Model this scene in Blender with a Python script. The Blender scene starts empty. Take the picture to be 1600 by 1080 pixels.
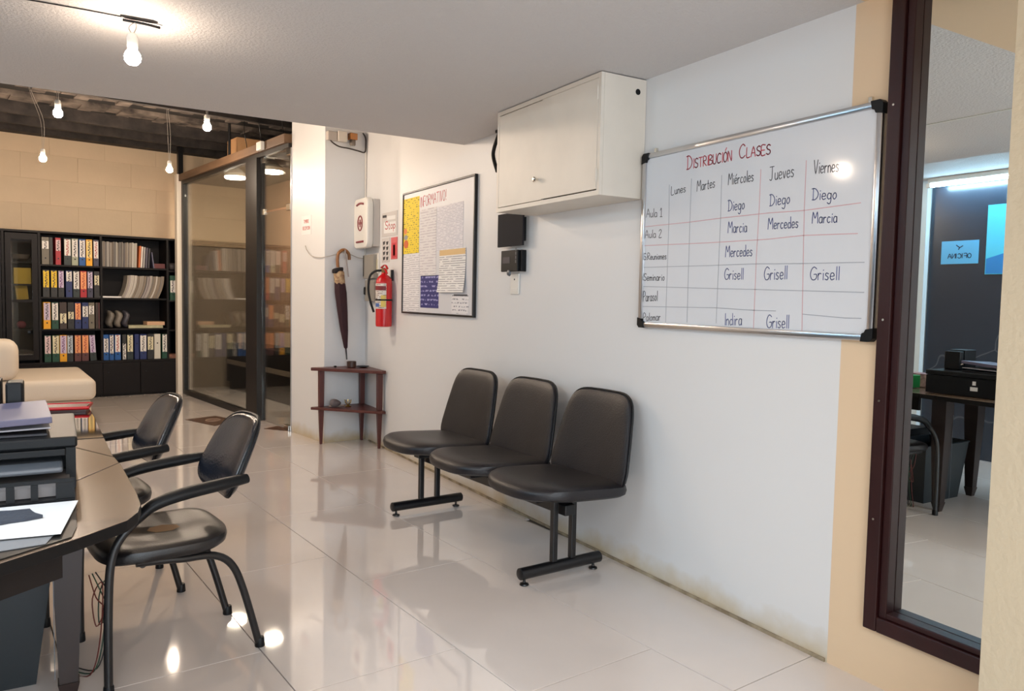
import bpy, bmesh, math, random
from mathutils import Vector, Matrix
random.seed(7)
S = bpy.context.scene
COL = S.collection
PI = math.pi

# ------------------------------------------------------------------ camera
CH = 1.295
FPX, YAW, PITCH, ROLL = 1196.33, 0.535453, 0.060662, 0.019286
fwd = Vector((math.sin(YAW)*math.cos(PITCH), math.cos(YAW)*math.cos(PITCH), -math.sin(PITCH)))
rt = Vector((math.cos(YAW), -math.sin(YAW), 0)); upv = rt.cross(fwd)
RT = math.cos(ROLL)*rt + math.sin(ROLL)*upv
UP = -math.sin(ROLL)*rt + math.cos(ROLL)*upv
cd = bpy.data.cameras.new('camera'); cam = bpy.data.objects.new('camera', cd); COL.objects.link(cam)
cam.matrix_world = Matrix(((RT.x, UP.x, -fwd.x, 0), (RT.y, UP.y, -fwd.y, 0), (RT.z, UP.z, -fwd.z, CH), (0, 0, 0, 1)))
cd.sensor_width = 36; cd.lens = FPX/1600*36; cd.clip_start = .02
S.camera = cam

# ------------------------------------------------------------------ light & exposure
w = bpy.data.worlds.new('world'); S.world = w; w.use_nodes = True
w.node_tree.nodes['Background'].inputs[0].default_value = (.9, .95, 1, 1)
w.node_tree.nodes['Background'].inputs[1].default_value = .08
S.view_settings.view_transform = 'Standard'; S.view_settings.look = 'None'
S.view_settings.gamma = 1; S.view_settings.use_curve_mapping = False
S.view_settings.exposure = 0
BULB_E, BULB_NEAR, TUBE_E, DISC_E = 1250.0, 210.0, 120.0, 210.0
BULB_C, TUBE_C = (1, .80, .62), (.48, .78, 1)
def area(name, loc, sx, sy, e, col, rot=(0, 0, 0)):
    l = bpy.data.lights.new(name, 'AREA'); l.shape = 'RECTANGLE'; l.size = sx; l.size_y = sy
    l.energy = e; l.color = col
    o = bpy.data.objects.new(name, l); o.location = loc; o.rotation_euler = rot; COL.objects.link(o); return o
area('fill_behind_camera', (.3, -2.85, 1.35), 3.4, 1.7, 132, (.73, .87, 1), (PI/2, 0, 0))  # added cool fill from behind the camera; the back wall has no window
area('fill_overhead', (-.2, -.9, 2.31), 1.2, 1.2, 60, (.84, .92, 1))  # added overhead fill behind the camera, no lamp panel is modelled
area('fill_office_side', (-1.15, 1.7, 2.405), .9, .9, 48, (.74, .88, 1))  # unseen fill added to brighten the middle of the wall, not a fixture

def at_x(px, py, X):
    d = fwd + (px-800)/FPX*RT - (py-540)/FPX*UP; t = X/d.x
    return Vector((0, 0, CH)) + t*d
def at_z(px, py, Z):
    d = fwd + (px-800)/FPX*RT - (py-540)/FPX*UP; t = (Z-CH)/d.z
    return Vector((0, 0, CH)) + t*d

# ------------------------------------------------------------------ materials
def lin(c):
    return tuple((v/12.92 if v <= .04045 else ((v+.055)/1.055)**2.4) for v in (x/255 for x in c)) + (1,)
MATS = {}
def mat(name, rgb, rough=.5, metal=0, var=0, vscale=6, bump=0, bscale=60, coat=0, spec=.5, emit=None, es=0, rgb2=None, stretch=None, ior=1.5):
    if name in MATS: return MATS[name]
    m = bpy.data.materials.new(name); m.use_nodes = True; nt = m.node_tree; b = nt.nodes['Principled BSDF']
    c = lin(rgb); b.inputs['Base Color'].default_value = c
    b.inputs['Roughness'].default_value = rough; b.inputs['Metallic'].default_value = metal
    b.inputs['Coat Weight'].default_value = coat; b.inputs['Coat Roughness'].default_value = .04
    b.inputs['Specular IOR Level'].default_value = spec; b.inputs['IOR'].default_value = ior
    tc = nt.nodes.new('ShaderNodeTexCoord'); mp = nt.nodes.new('ShaderNodeMapping')
    nt.links.new(tc.outputs['Object'], mp.inputs[0])
    if stretch: mp.inputs['Scale'].default_value = stretch
    if var or rgb2:
        n = nt.nodes.new('ShaderNodeTexNoise'); n.inputs['Scale'].default_value = vscale; n.inputs['Detail'].default_value = 5
        nt.links.new(mp.outputs[0], n.inputs['Vector'])
        r = nt.nodes.new('ShaderNodeValToRGB'); r.color_ramp.elements[0].position = .3; r.color_ramp.elements[1].position = .7
        c2 = lin(rgb2) if rgb2 else tuple(v*(1-var) for v in c[:3])+(1,)
        r.color_ramp.elements[0].color = c2; r.color_ramp.elements[1].color = c
        nt.links.new(n.outputs[0], r.inputs[0]); nt.links.new(r.outputs[0], b.inputs['Base Color'])
    if bump:
        n = nt.nodes.new('ShaderNodeTexNoise'); n.inputs['Scale'].default_value = bscale; n.inputs['Detail'].default_value = 4
        nt.links.new(mp.outputs[0], n.inputs['Vector'])
        bp = nt.nodes.new('ShaderNodeBump'); bp.inputs['Strength'].default_value = bump; bp.inputs['Distance'].default_value = .01
        nt.links.new(n.outputs[0], bp.inputs['Height']); nt.links.new(bp.outputs[0], b.inputs['Normal'])
    if emit:
        b.inputs['Emission Color'].default_value = tuple(emit)+(1,); b.inputs['Emission Strength'].default_value = es
    MATS[name] = m; return m

def marble_mat():
    m = mat('black_marble', (38, 46, 56), .25, var=.5, vscale=3, bump=.05, bscale=30); nt = m.node_tree; b = nt.nodes['Principled BSDF']
    tc = nt.nodes.new('ShaderNodeTexCoord'); v = nt.nodes.new('ShaderNodeTexVoronoi'); v.feature = 'DISTANCE_TO_EDGE'; v.inputs['Scale'].default_value = .8
    ns = nt.nodes.new('ShaderNodeTexNoise'); ns.inputs['Scale'].default_value = 2; mx = nt.nodes.new('ShaderNodeMixRGB'); mx.inputs[0].default_value = .35
    nt.links.new(tc.outputs['Object'], ns.inputs['Vector']); nt.links.new(tc.outputs['Object'], mx.inputs[1]); nt.links.new(ns.outputs[1], mx.inputs[2])
    nt.links.new(mx.outputs[0], v.inputs['Vector'])
    r = nt.nodes.new('ShaderNodeValToRGB'); r.color_ramp.elements[0].position = 0; r.color_ramp.elements[0].color = lin((78, 86, 94))
    r.color_ramp.elements[1].position = .003; r.color_ramp.elements[1].color = lin((40, 48, 60))
    nt.links.new(v.outputs['Distance'], r.inputs[0]); nt.links.new(r.outputs[0], b.inputs['Base Color'])
    return m
def wall_mat():
    m = mat('white_wall_paint', (222, 221, 220), .42, bump=.05, bscale=18)
    nt = m.node_tree; b = nt.nodes['Principled BSDF']
    # damp yellowish staining hugging the floor line (dirt with a shape of its own)
    tc = nt.nodes.new('ShaderNodeTexCoord'); sp = nt.nodes.new('ShaderNodeSeparateXYZ'); nt.links.new(tc.outputs['Object'], sp.inputs[0])
    ns = nt.nodes.new('ShaderNodeTexNoise'); ns.inputs['Scale'].default_value = 7; ns.inputs['Detail'].default_value = 6
    nt.links.new(tc.outputs['Object'], ns.inputs['Vector'])
    mu = nt.nodes.new('ShaderNodeMath'); mu.operation = 'MULTIPLY'; mu.inputs[1].default_value = .16; nt.links.new(ns.outputs[0], mu.inputs[0])
    gt = nt.nodes.new('ShaderNodeMath'); gt.operation = 'SUBTRACT'; nt.links.new(mu.outputs[0], gt.inputs[0]); nt.links.new(sp.outputs[2], gt.inputs[1])
    mr = nt.nodes.new('ShaderNodeMapRange'); mr.inputs['From Min'].default_value = -.03; mr.inputs['From Max'].default_value = .08
    nt.links.new(gt.outputs[0], mr.inputs[0])
    mx = nt.nodes.new('ShaderNodeMixRGB'); mx.inputs[1].default_value = lin((222, 221, 220)); mx.inputs[2].default_value = lin((196, 178, 146))
    nt.links.new(mr.outputs[0], mx.inputs[0]); nt.links.new(mx.outputs[0], b.inputs['Base Color'])
    return m
def block_wall_mat():
    m = mat('cream_block_wall', (214, 190, 158), .6, bump=.12, bscale=25, var=.12, vscale=2)
    return m
def label_mat(name, bg, ink):
    if name in MATS: return MATS[name]
    m = mat(name, bg, .55); nt = m.node_tree; b = nt.nodes['Principled BSDF']
    tc = nt.nodes.new('ShaderNodeTexCoord'); mp = nt.nodes.new('ShaderNodeMapping'); mp.inputs['Scale'].default_value = (60, 60, 120)
    nt.links.new(tc.outputs['Object'], mp.inputs[0])
    n = nt.nodes.new('ShaderNodeTexNoise'); n.inputs['Scale'].default_value = 1.0; n.inputs['Detail'].default_value = 1
    nt.links.new(mp.outputs[0], n.inputs['Vector'])
    sp = nt.nodes.new('ShaderNodeSeparateXYZ'); nt.links.new(tc.outputs['Object'], sp.inputs[0])
    ab = nt.nodes.new('ShaderNodeMath'); ab.operation = 'ABSOLUTE'; nt.links.new(sp.outputs[0], ab.inputs[0])
    lt = nt.nodes.new('ShaderNodeMath'); lt.operation = 'LESS_THAN'; lt.inputs[1].default_value = .013; nt.links.new(ab.outputs[0], lt.inputs[0])
    g = nt.nodes.new('ShaderNodeMath'); g.operation = 'GREATER_THAN'; g.inputs[1].default_value = .5; nt.links.new(n.outputs[0], g.inputs[0])
    mu = nt.nodes.new('ShaderNodeMath'); mu.operation = 'MULTIPLY'; nt.links.new(lt.outputs[0], mu.inputs[0]); nt.links.new(g.outputs[0], mu.inputs[1])
    mx = nt.nodes.new('ShaderNodeMixRGB'); mx.inputs[1].default_value = lin(bg); mx.inputs[2].default_value = lin(ink)
    nt.links.new(mu.outputs[0], mx.inputs[0]); nt.links.new(mx.outputs[0], b.inputs['Base Color'])
    return m
def glass_mat(name, tint=(.9, .92, .9), refl=1.0):
    m = bpy.data.materials.new(name); m.use_nodes = True; nt = m.node_tree; nt.nodes.clear()
    o = nt.nodes.new('ShaderNodeOutputMaterial'); t = nt.nodes.new('ShaderNodeBsdfTransparent'); t.inputs[0].default_value = tint+(1,)
    g = nt.nodes.new('ShaderNodeBsdfGlossy'); g.inputs['Roughness'].default_value = .015
    f = nt.nodes.new('ShaderNodeFresnel'); f.inputs['IOR'].default_value = 1.5
    mu = nt.nodes.new('ShaderNodeMath'); mu.operation = 'MULTIPLY'; mu.inputs[1].default_value = refl; mu.use_clamp = True
    nt.links.new(f.outputs[0], mu.inputs[0])
    mx = nt.nodes.new('ShaderNodeMixShader'); nt.links.new(mu.outputs[0], mx.inputs[0]); nt.links.new(t.outputs[0], mx.inputs[1]); nt.links.new(g.outputs[0], mx.inputs[2])
    nt.links.new(mx.outputs[0], o.inputs[0]); MATS[name] = m; return m

WALL = wall_mat(); MARBLE = marble_mat(); BLOCK = block_wall_mat()
YEL = mat('cream_yellow_paint', (224, 196, 162), .55, bump=.06, bscale=20)
STUC = mat('cream_stucco', (188, 172, 146), .85, bump=.3, bscale=55)
CEIL = mat('white_textured_ceiling', (206, 202, 200), .7, bump=.5, bscale=90)
TILE = mat('polished_tile', (224, 213, 206), .04, var=.05, vscale=3, coat=.6, ior=1.55)
GROUT = mat('tile_grout', (120, 108, 96), .8)
DKWOOD = mat('dark_brown_wood', (40, 26, 22), .45, var=.35, vscale=8, stretch=(1, 1, .15))
BLKWOOD = mat('black_brown_laminate', (22, 16, 15), .5, spec=.25, var=.3, vscale=6, stretch=(1, 1, .2))
MAHOG = mat('mahogany_wood', (92, 44, 38), .4, var=.35, vscale=14, stretch=(1, 1, .2))
FRAMEW = mat('mirror_frame_wood', (52, 20, 20), .42, var=.45, vscale=10, stretch=(1, 1, .12), spec=.35)
LEATH = mat('black_leatherette', (22, 19, 20), .34, bump=.12, bscale=220, var=.15, vscale=5)
LEATH2 = mat('brown_black_vinyl', (25, 22, 26), .40, bump=.15, bscale=160, var=.2, vscale=4)
BLKMET = mat('black_painted_metal', (16, 15, 17), .35)
BLKPL = mat('black_plastic', (14, 15, 17), .45, spec=.25, bump=.04, bscale=300)
GRPL = mat('grey_plastic', (86, 90, 96), .35)
CHROME = mat('brushed_aluminium', (200, 200, 202), .28, metal=1)
STEEL = mat('bright_steel', (225, 220, 210), .15, metal=1)
WHPL = mat('white_plastic', (226, 222, 214), .4)
CREAMCAB = mat('cream_cabinet_paint', (224, 214, 200), .45, var=.08, vscale=5)
PAPER = mat('white_paper', (232, 230, 228), .7)
BOARD = mat('whiteboard_enamel', (216, 218, 222), .10, coat=0, spec=.4, var=.04, vscale=2)
RED = mat('red_enamel', (196, 22, 26), .25, coat=.4)
BEIGE = mat('cream_leatherette', (214, 200, 182), .5, bump=.08, bscale=90)
BURG = mat('burgundy_fabric', (52, 24, 30), .8, bump=.2, bscale=150)
CANE = mat('cane_handle', (140, 92, 50), .45)
DESK = mat('brown_desk_laminate', (112, 92, 76), .22, var=.12, vscale=5, coat=.3)
DGLASS = mat('dark_glass_top', (24, 22, 22), .05, coat=1, spec=.9)
DRKCEIL = mat('dark_ceiling_void', (34, 30, 28), .9, var=.4, vscale=5)
BEAM = mat('rusty_dark_beam', (62, 54, 50), .8, rgb2=(24, 21, 20), vscale=7, bump=.4, bscale=30)
ROUGHC = mat('broken_plaster', (120, 108, 98), .9, rgb2=(40, 34, 32), vscale=6, bump=.7, bscale=20)
TIMBER = mat('raw_timber', (118, 90, 66), .6, var=.4, vscale=9, stretch=(1, .2, 1))
MIRROR = mat('mirror_silver', (235, 240, 238), .0, metal=1)
GLASS = glass_mat('clear_glass', (.93, .94, .92), .62)
GLASSC = glass_mat('cabinet_glass', (.8, .8, .8))
MOSAIC = mat('brown_pattern_tile', (104, 74, 58), .3, rgb2=(60, 40, 32), vscale=30)

# ------------------------------------------------------------------ mesh helpers
class MB:
    def __init__(s): s.v = []; s.f = []
    def add(s, vs, fs):
        n = len(s.v); s.v += [tuple(v) for v in vs]; s.f += [tuple(i+n for i in f) for f in fs]; return s
    def box(s, x0, x1, y0, y1, z0, z1):
        return s.add([(x0, y0, z0), (x1, y0, z0), (x1, y1, z0), (x0, y1, z0), (x0, y0, z1), (x1, y0, z1), (x1, y1, z1), (x0, y1, z1)],
                     [(0, 3, 2, 1), (4, 5, 6, 7), (0, 1, 5, 4), (1, 2, 6, 5), (2, 3, 7, 6), (3, 0, 4, 7)])
    def hexa(s, bottom, top):
        return s.add(list(bottom)+list(top), [(0, 3, 2, 1), (4, 5, 6, 7), (0, 1, 5, 4), (1, 2, 6, 5), (2, 3, 7, 6), (3, 0, 4, 7)])
    def prism(s, poly, z0, z1, axis='z'):
        n = len(poly)
        def P(a, b, c): return {'z': (a, b, c), 'x': (c, a, b), 'y': (a, c, b)}[axis]
        vs = [P(a, b, z0) for a, b in poly]+[P(a, b, z1) for a, b in poly]
        fs = [tuple(range(n))[::-1], tuple(range(n, 2*n))]+[(i, (i+1) % n, n+(i+1) % n, n+i) for i in range(n)]
        return s.add(vs, fs)
    def tube(s, pts, r, seg=10, smooth=0, cap=True, flat=1.0, updir=None):
        pts = [Vector(p) for p in pts]
        rs = r if isinstance(r, (list, tuple)) else [r]*len(pts)
        if smooth:
            q = []; qr = []
            for i in range(len(pts)-1):
                p0 = pts[max(i-1, 0)]; p1 = pts[i]; p2 = pts[i+1]; p3 = pts[min(i+2, len(pts)-1)]
                for k in range(smooth):
                    t = k/smooth
                    q.append(.5*((2*p1)+(p2-p0)*t+(2*p0-5*p1+4*p2-p3)*t*t+(3*p1-p0-3*p2+p3)*t**3)); qr.append(rs[i]*(1-t)+rs[i+1]*t)
            q.append(pts[-1]); qr.append(rs[-1]); pts, rs = q, qr
        vs = []; fs = []; up = None
        for i, p in enumerate(pts):
            d = (pts[min(i+1, len(pts)-1)]-pts[max(i-1, 0)]).normalized()
            if up is None:
                up = Vector(updir) if updir else (Vector((0, 0, 1)) if abs(d.z) < .9 else Vector((1, 0, 0)))
            up = (up-d*up.dot(d)).normalized(); sd = d.cross(up)
            for k in range(seg):
                a = 2*PI*k/seg; vs.append(p+(sd*math.cos(a)+up*math.sin(a)*flat)*rs[i])
        n = len(pts)
        for i in range(n-1):
            for k in range(seg):
                a = i*seg+k; b = i*seg+(k+1) % seg; fs.append((a, b, b+seg, a+seg))
        if cap: fs.append(tuple(range(seg))[::-1]); fs.append(tuple(range((n-1)*seg, n*seg)))
        return s.add(vs, fs)
    def lathe(s, prof, c=(0, 0, 0), seg=20, axis='z'):
        vs = []; fs = []
        for r, z in prof:
            for k in range(seg):
                a = 2*PI*k/seg; x, y = r*math.cos(a), r*math.sin(a)
                p = {'z': (x, y, z), 'x': (z, x, y), 'y': (x, z, y)}[axis]
                vs.append((p[0]+c[0], p[1]+c[1], p[2]+c[2]))
        for i in range(len(prof)-1):
            for k in range(seg):
                a = i*seg+k; b = i*seg+(k+1) % seg; fs.append((a, b, b+seg, a+seg))
        fs.append(tuple(range(seg))[::-1]); fs.append(tuple(range((len(prof)-1)*seg, len(prof)*seg)))
        return s.add(vs, fs)
    def sup(s, a, b, c, e1=.5, e2=.5, nu=32, nv=12, fn=None, ef=None):
        # super-ellipsoid: plan exponent e1 (ef for the x<0 half), section exponent e2
        vs = []; fs = []
        def pw(x, e): return math.copysign(abs(x)**e, x)
        for j in range(nv+1):
            ph = -PI/2+PI*j/nv; cp = pw(math.cos(ph), e2) if abs(math.cos(ph)) > 1e-9 else 0; sp = pw(math.sin(ph), e2)
            for i in range(nu):
                th = 2*PI*i/nu; ct, st = math.cos(th), math.sin(th); e = ef if (ef is not None and ct < 0) else e1
                p = (a*pw(ct, e)*cp, b*pw(st, e)*cp, c*sp); vs.append(fn(*p) if fn else p)
        for j in range(nv):
            for i in range(nu):
                p = j*nu+i; q = j*nu+(i+1) % nu; fs.append((p, q, q+nu, p+nu))
        return s.add(vs, fs)
    def xf(s, m):
        s.v = [tuple(m @ Vector(v)) for v in s.v]; return s
def mesh(name, b, m, bevel=0, smooth=False, seg=2):
    me = bpy.data.meshes.new(name); me.from_pydata(b.v, [], b.f); me.update()
    bm = bmesh.new(); bm.from_mesh(me); bmesh.ops.remove_doubles(bm, verts=bm.verts, dist=1e-6)
    bmesh.ops.recalc_face_normals(bm, faces=bm.faces)
    if bevel:
        es = [e for e in bm.edges if len(e.link_faces) == 2 and e.calc_face_angle(0) > .5]
        bmesh.ops.bevel(bm, geom=es, offset=bevel, segments=seg, profile=.5, affect='EDGES', clamp_overlap=True)
    bm.to_mesh(me); bm.free()
    if smooth:
        me.polygons.foreach_set('use_smooth', [True]*len(me.polygons))
        me.set_sharp_from_angle(angle=.7)
    if m: me.materials.append(m)
    return me
def tag(o, label=None, cat=None, group=None, kind=None):
    if label: o['label'] = label
    if cat: o['category'] = cat
    if group: o['group'] = group
    if kind: o['kind'] = kind
    return o
def thing(name, label, cat, loc=(0, 0, 0), rz=0, group=None):
    o = bpy.data.objects.new(name, None); o.empty_display_size = .05; COL.objects.link(o)
    o.location = loc; o.rotation_euler = (0, 0, rz); return tag(o, label, cat, group)
def part(name, b, m, parent=None, bevel=0, smooth=False, label=None, loc=None, rot=None, seg=2):
    o = bpy.data.objects.new(name, b if isinstance(b, bpy.types.Mesh) else mesh(name, b, m, bevel, smooth, seg)); COL.objects.link(o)
    if parent: o.parent = parent
    if label: o['label'] = label
    if loc is not None: o.location = loc
    if rot is not None: o.rotation_euler = rot
    return o
def single(name, b, m, label, cat, loc=(0, 0, 0), rz=0, group=None, bevel=0, smooth=False, rot=None):
    o = part(name, b, m, None, bevel, smooth, loc=loc, rot=rot if rot else (0, 0, rz)); return tag(o, label, cat, group)
def struct(name, b, m, parent=None, **k):
    o = part(name, b, m, parent, **k)
    if not parent: o['kind'] = 'structure'
    return o
def dup(root, loc, rz=None, label=None):
    def cp(o, par):
        c = o.copy(); COL.objects.link(c); c.parent = par
        for ch in [x for x in bpy.data.objects if x.parent == o]: cp(ch, c)
        return c
    r = cp(root, None); r.location = loc
    if rz is not None: r.rotation_euler = (0, 0, rz)
    if label: r['label'] = label
    return r
def BX(*a): return MB().box(*a)

# ------------------------------------------------------------------ layout constants
W = 2.381                     # right wall plane
CZ = 2.33                     # low ceiling
YEDGE = 4.70                  # low ceiling ends here
VZ = 3.22                     # dark ceiling of the rear hall
TH = math.atan2(.146, .989)   # rear of the building is turned by this
U = Vector((math.cos(TH), math.sin(TH), 0)); V = Vector((-math.sin(TH), math.cos(TH), 0)); O = Vector((1.377, 10.713, 0))
def uv(u, v, z=0): return O+U*u+V*v+Vector((0, 0, z))
def at_uv(px, py, n, d0):
    d = fwd + (px-800)/FPX*RT - (py-540)/FPX*UP; C = Vector((0, 0, CH)); t = (d0-n.dot(C-O))/n.dot(d); P = C+t*d
    return ((P-O).dot(U), (P-O).dot(V), P.z)
def ubox(u0, u1, v0, v1, z0, z1):
    b = BX(u0, u1, v0, v1, z0, z1); return b.xf(Matrix.Translation(O) @ Matrix.Rotation(TH, 4, 'Z'))

# ------------------------------------------------------------------ floor with tiles
XL = -1.95
fl = struct('floor', MB().prism([(XL-.1, -3.1), (4.2, -3.1), (4.2, 12.6), (XL-.1, 12.6)], -.12, -.010), GROUT)
TA = -0.0933457756; c_, s_ = math.cos(TA), math.sin(TA)
def t2w(X, Y): return (c_*X+s_*Y, -s_*X+c_*Y)
TL, TWd = 1.201, .602
offs = {0: 2.71, 1: 2.344, 2: 1.937, 3: 1.563}
def clip(poly, f):
    out = []
    for i in range(len(poly)):
        a, b = poly[i], poly[(i+1) % len(poly)]; fa, fb = f(a), f(b)
        if fa >= 0: out.append(a)
        if fa*fb < 0: t = fa/(fa-fb); out.append((a[0]+(b[0]-a[0])*t, a[1]+(b[1]-a[1])*t))
    return out
full = None
for k in range(-5, 8):
    X0 = .875+(k-1)*TWd
    o0 = offs[0]-.395*k if not 0 <= k <= 3 else offs[k]
    for j in range(-8, 12):
        Y0 = o0+j*TL
        g = .0019
        poly = [(X0+g, Y0+g), (X0+TWd-g, Y0+g), (X0+TWd-g, Y0+TL-g), (X0+g, Y0+TL-g)]
        pw = [t2w(*p) for p in poly]; cyy = sum(p[1] for p in pw)/4
        pc = clip(pw, lambda p: p[0]-XL); pc = clip(pc, lambda p: p[1]+3.0) if pc else pc
        if pc: pc = clip(pc, lambda p: 11.4-p[1])
        if pc and cyy < 6.55: pc = clip(pc, lambda p: W-p[0])
        elif pc: pc = clip(pc, lambda p: 3.6-p[0])
        if len(pc) < 3: continue
        area_ = abs(sum(pc[i][0]*pc[(i+1) % len(pc)][1]-pc[(i+1) % len(pc)][0]*pc[i][1] for i in range(len(pc))))/2
        if area_ < .01: continue
        if abs(area_-(TWd-2*g)*(TL-2*g)) < 1e-3:
            if full is None:
                full = mesh('tile', MB().prism([(-TWd/2+g, -TL/2+g), (TWd/2-g, -TL/2+g), (TWd/2-g, TL/2-g), (-TWd/2+g, TL/2-g)], -.0095, 0), TILE, bevel=.0008, seg=1)
            cx_, cy_ = t2w(X0+TWd/2, Y0+TL/2)
            part('tile', full, None, fl, loc=(cx_, cy_, 0), rot=(0, 0, -TA))
        else:
            part('tile', MB().prism(pc, -.0095, 0), TILE, fl)

# ------------------------------------------------------------------ walls and ceilings
MX = 2.406
wr = MB().box(W, W+.25, 1.7323, 6.9, 0, VZ)
struct('wall_right', wr, WALL)
wy = MB().box(W, W+.25, 1.545, 1.7323, 0, CZ+.1).box(W, W+.25, -3.1, 1.545, 0, .225).box(W, W+.25, -3.1, .62, .225, CZ+.1).box(MX+.004, W+.25, .62, 1.545, .225, CZ+.1)
struct('trim_1', wy, YEL, label='cream yellow painted strip of wall around the tall mirror')
struct('wall_left', BX(XL-.15, XL, -3.1, 11.2, 0, VZ), WALL)
struct('wall_back', BX(XL, W, -3.15, -3.0, 0, CZ+.1), WALL)
struct('trim_2', BX(XL, XL+.012, 1.2, 4.05, 0, 2.42), MARBLE, label='black veined marble cladding on the wall seen in the mirror')
# rear wall with the bookcase, in cream blocks
rw = struct('wall_rear', ubox(-3.6, 2.6, .40, .55, 0, VZ), mat('block_joint', (196, 172, 142), .8))
bl = {}
for r in range(4):
    z0 = 2.02+r*.3
    off = .3 if r % 2 else 0
    for k in range(10):
        u0 = -3.5+k*.6+off
        if u0+.6 > 2.5: continue
        P = uv(u0+.3, .40, z0+.15)
        if 'm' not in bl: bl['m'] = mesh('block', BX(-.2992, .2992, -.004, .004, -.1492, .1492), BLOCK, bevel=.0015, seg=1)
        part('block', bl['m'], None, rw, loc=P, rot=(0, 0, TH))
part('plaster_band', ubox(-3.4, -.02, .394, .42, 0, 2.02), BLOCK, rw)
part('plaster_band', ubox(-.019, 2.4, .394, .42, 0, 1.93), mat('tan_grey_plaster', (150, 134, 116), .6, var=.1, vscale=3), rw, label='tan grey plaster in the back room')
part('ledge', ubox(.06, 1.04, .37, .42, 1.931, 1.97), mat('block_joint', (196, 172, 142)), rw)
# low ceiling slab, yellow beam end, stepped office ceiling
struct('ceiling', MB().box(-.6, W, 1.70, YEDGE, CZ, CZ+.2).box(XL, -.6, -3.0, YEDGE, 2.42, 2.62).box(-.61, -.6, -3, YEDGE, CZ, 2.42), CEIL)
struct('trim_3', BX(-.6, W, -3.0, 1.70, CZ, CZ+.2), YEL, label='yellow painted ceiling over the near end of the room')
struct('trim_4', BX(.545, .557, 1.72, 2.72, CZ-.006, CZ), WHPL, label='thin joint strip on the ceiling seen in the mirror')
struct('trim_5', BX(XL, W, YEDGE-.1, YEDGE, CZ+.2, VZ), ROUGHC, label='upper face above the low ceiling edge')
dc = struct('ceiling_rear', BX(XL, 4.2, YEDGE, 12.6, VZ, VZ+.1), DRKCEIL)
# joists running across the void
bm_ = MB().box(-3.4, 2.4, -.55, -.42, VZ-.16, VZ-.001)
def joist(v0, wd, h, m, rough=False):
    b = MB()
    if rough:
        n = 46
        for i in range(n):
            u0 = -3.2+i*5.6/n; hh = h*random.uniform(.5, 1.0); b.box(u0, u0+5.6/n, v0, v0+wd*random.uniform(.7, 1.1), VZ-hh, VZ-.001)
    else: b.box(-3.2, 2.4, v0, v0+wd, VZ-h, VZ-.001)
    b.xf(Matrix.Translation(O) @ Matrix.Rotation(TH, 4, 'Z'))
    part('joist' if not rough else 'broken_plaster', b, m, dc)
joist(-1.50, .30, .06, ROUGHC, True); joist(-1.02, .06, .13, BEAM); joist(-.80, .16, .045, ROUGHC, True); joist(-.45, .07, .13, BEAM)
joist(-.15, .10, .03, ROUGHC, True); joist(.18, .18, .10, BEAM); joist(-2.1, .3, .06, ROUGHC, True); joist(-2.5, .05, .16, BEAM); joist(-3.3, .06, .12, BEAM)
# column beside the side table
def puv(u, v): p = uv(u, v); return (p.x, p.y)
struct('wall_column', MB().prism([puv(0, -4.2), puv(.62, -4.2), puv(.62, -3.5), puv(0, -3.5)], 0, VZ), WALL)
# stucco pier by the camera
struct('wall_pier', BX(2.062, W-.002, .66, 1.045, 0, CZ), STUC)
# back room behind the partition
BRW = mat('tan_wall_paint', (170, 134, 108), .6, bump=.05)
struct('wall_backroom_right', MB().prism([puv(1.05, -3.5), puv(1.2, -3.5), puv(1.2, .4), puv(1.05, .4)], 0, 2.75), BRW)
struct('wall_backroom_front', MB().prism([puv(.62, -3.6), puv(1.2, -3.6), puv(1.2, -3.5), puv(.62, -3.5)], 0, 2.75), BRW)
struct('ceiling_backroom', MB().prism([puv(.06, -3.5), puv(1.2, -3.5), puv(1.2, .39), puv(.06, .39)], 2.76, 2.82), mat('grey_ceiling', (120, 112, 104), .8, var=.2))
# baseboard grime line
struct('baseboard_right', BX(W-.006, W, 1.74, 6.5, 0, .014), mat('dirty_grout', (176, 160, 134), .9, rgb2=(110, 94, 72), vscale=14))

# ------------------------------------------------------------------ mirror
t = thing('wall_mirror', 'tall wall mirror in a dark reddish wood frame beside the whiteboard', 'mirror', (MX, 1.07, .2))
yo, yi, y2, zb = 1.578, 1.502, .60, .185
lx = W-.032-MX
part('glass', BX(-.001, .003, y2-1.07, yi+.02-1.07, .03, 2.12), MIRROR, t)
fr = part('frame_stile', BX(lx, .0, yi+.028-1.07, yo-1.07, 0, 2.12), FRAMEW, t, bevel=.004)
part('inner_bead', BX(lx+.012, -.001, yi-1.07, yi+.027-1.07, .05, 2.12), FRAMEW, t, bevel=.003)
part('frame_rail', BX(lx, .0, y2-1.07, yi+.027-1.07, 0, .052), FRAMEW, t, bevel=.004)
part('inner_bead', BX(lx+.010, -.001, y2-1.07, yi-.001-1.07, .053, .072), FRAMEW, t, bevel=.003)
part('frame_stile', BX(lx, .0, y2-.07-1.07, y2-.001-1.07, 0, 2.12), FRAMEW, t, bevel=.004)
part('nail', MB().lathe([(.004, -.003), (.003, 0)], (lx, 1.555-1.07, 1.75), 8, 'x'), STEEL, t)
for z in (1.05, .78, .38): part('nail', MB().lathe([(.004, -.003), (.003, 0)], (lx, 1.555-1.07, z), 8, 'x'), STEEL, t)

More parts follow.
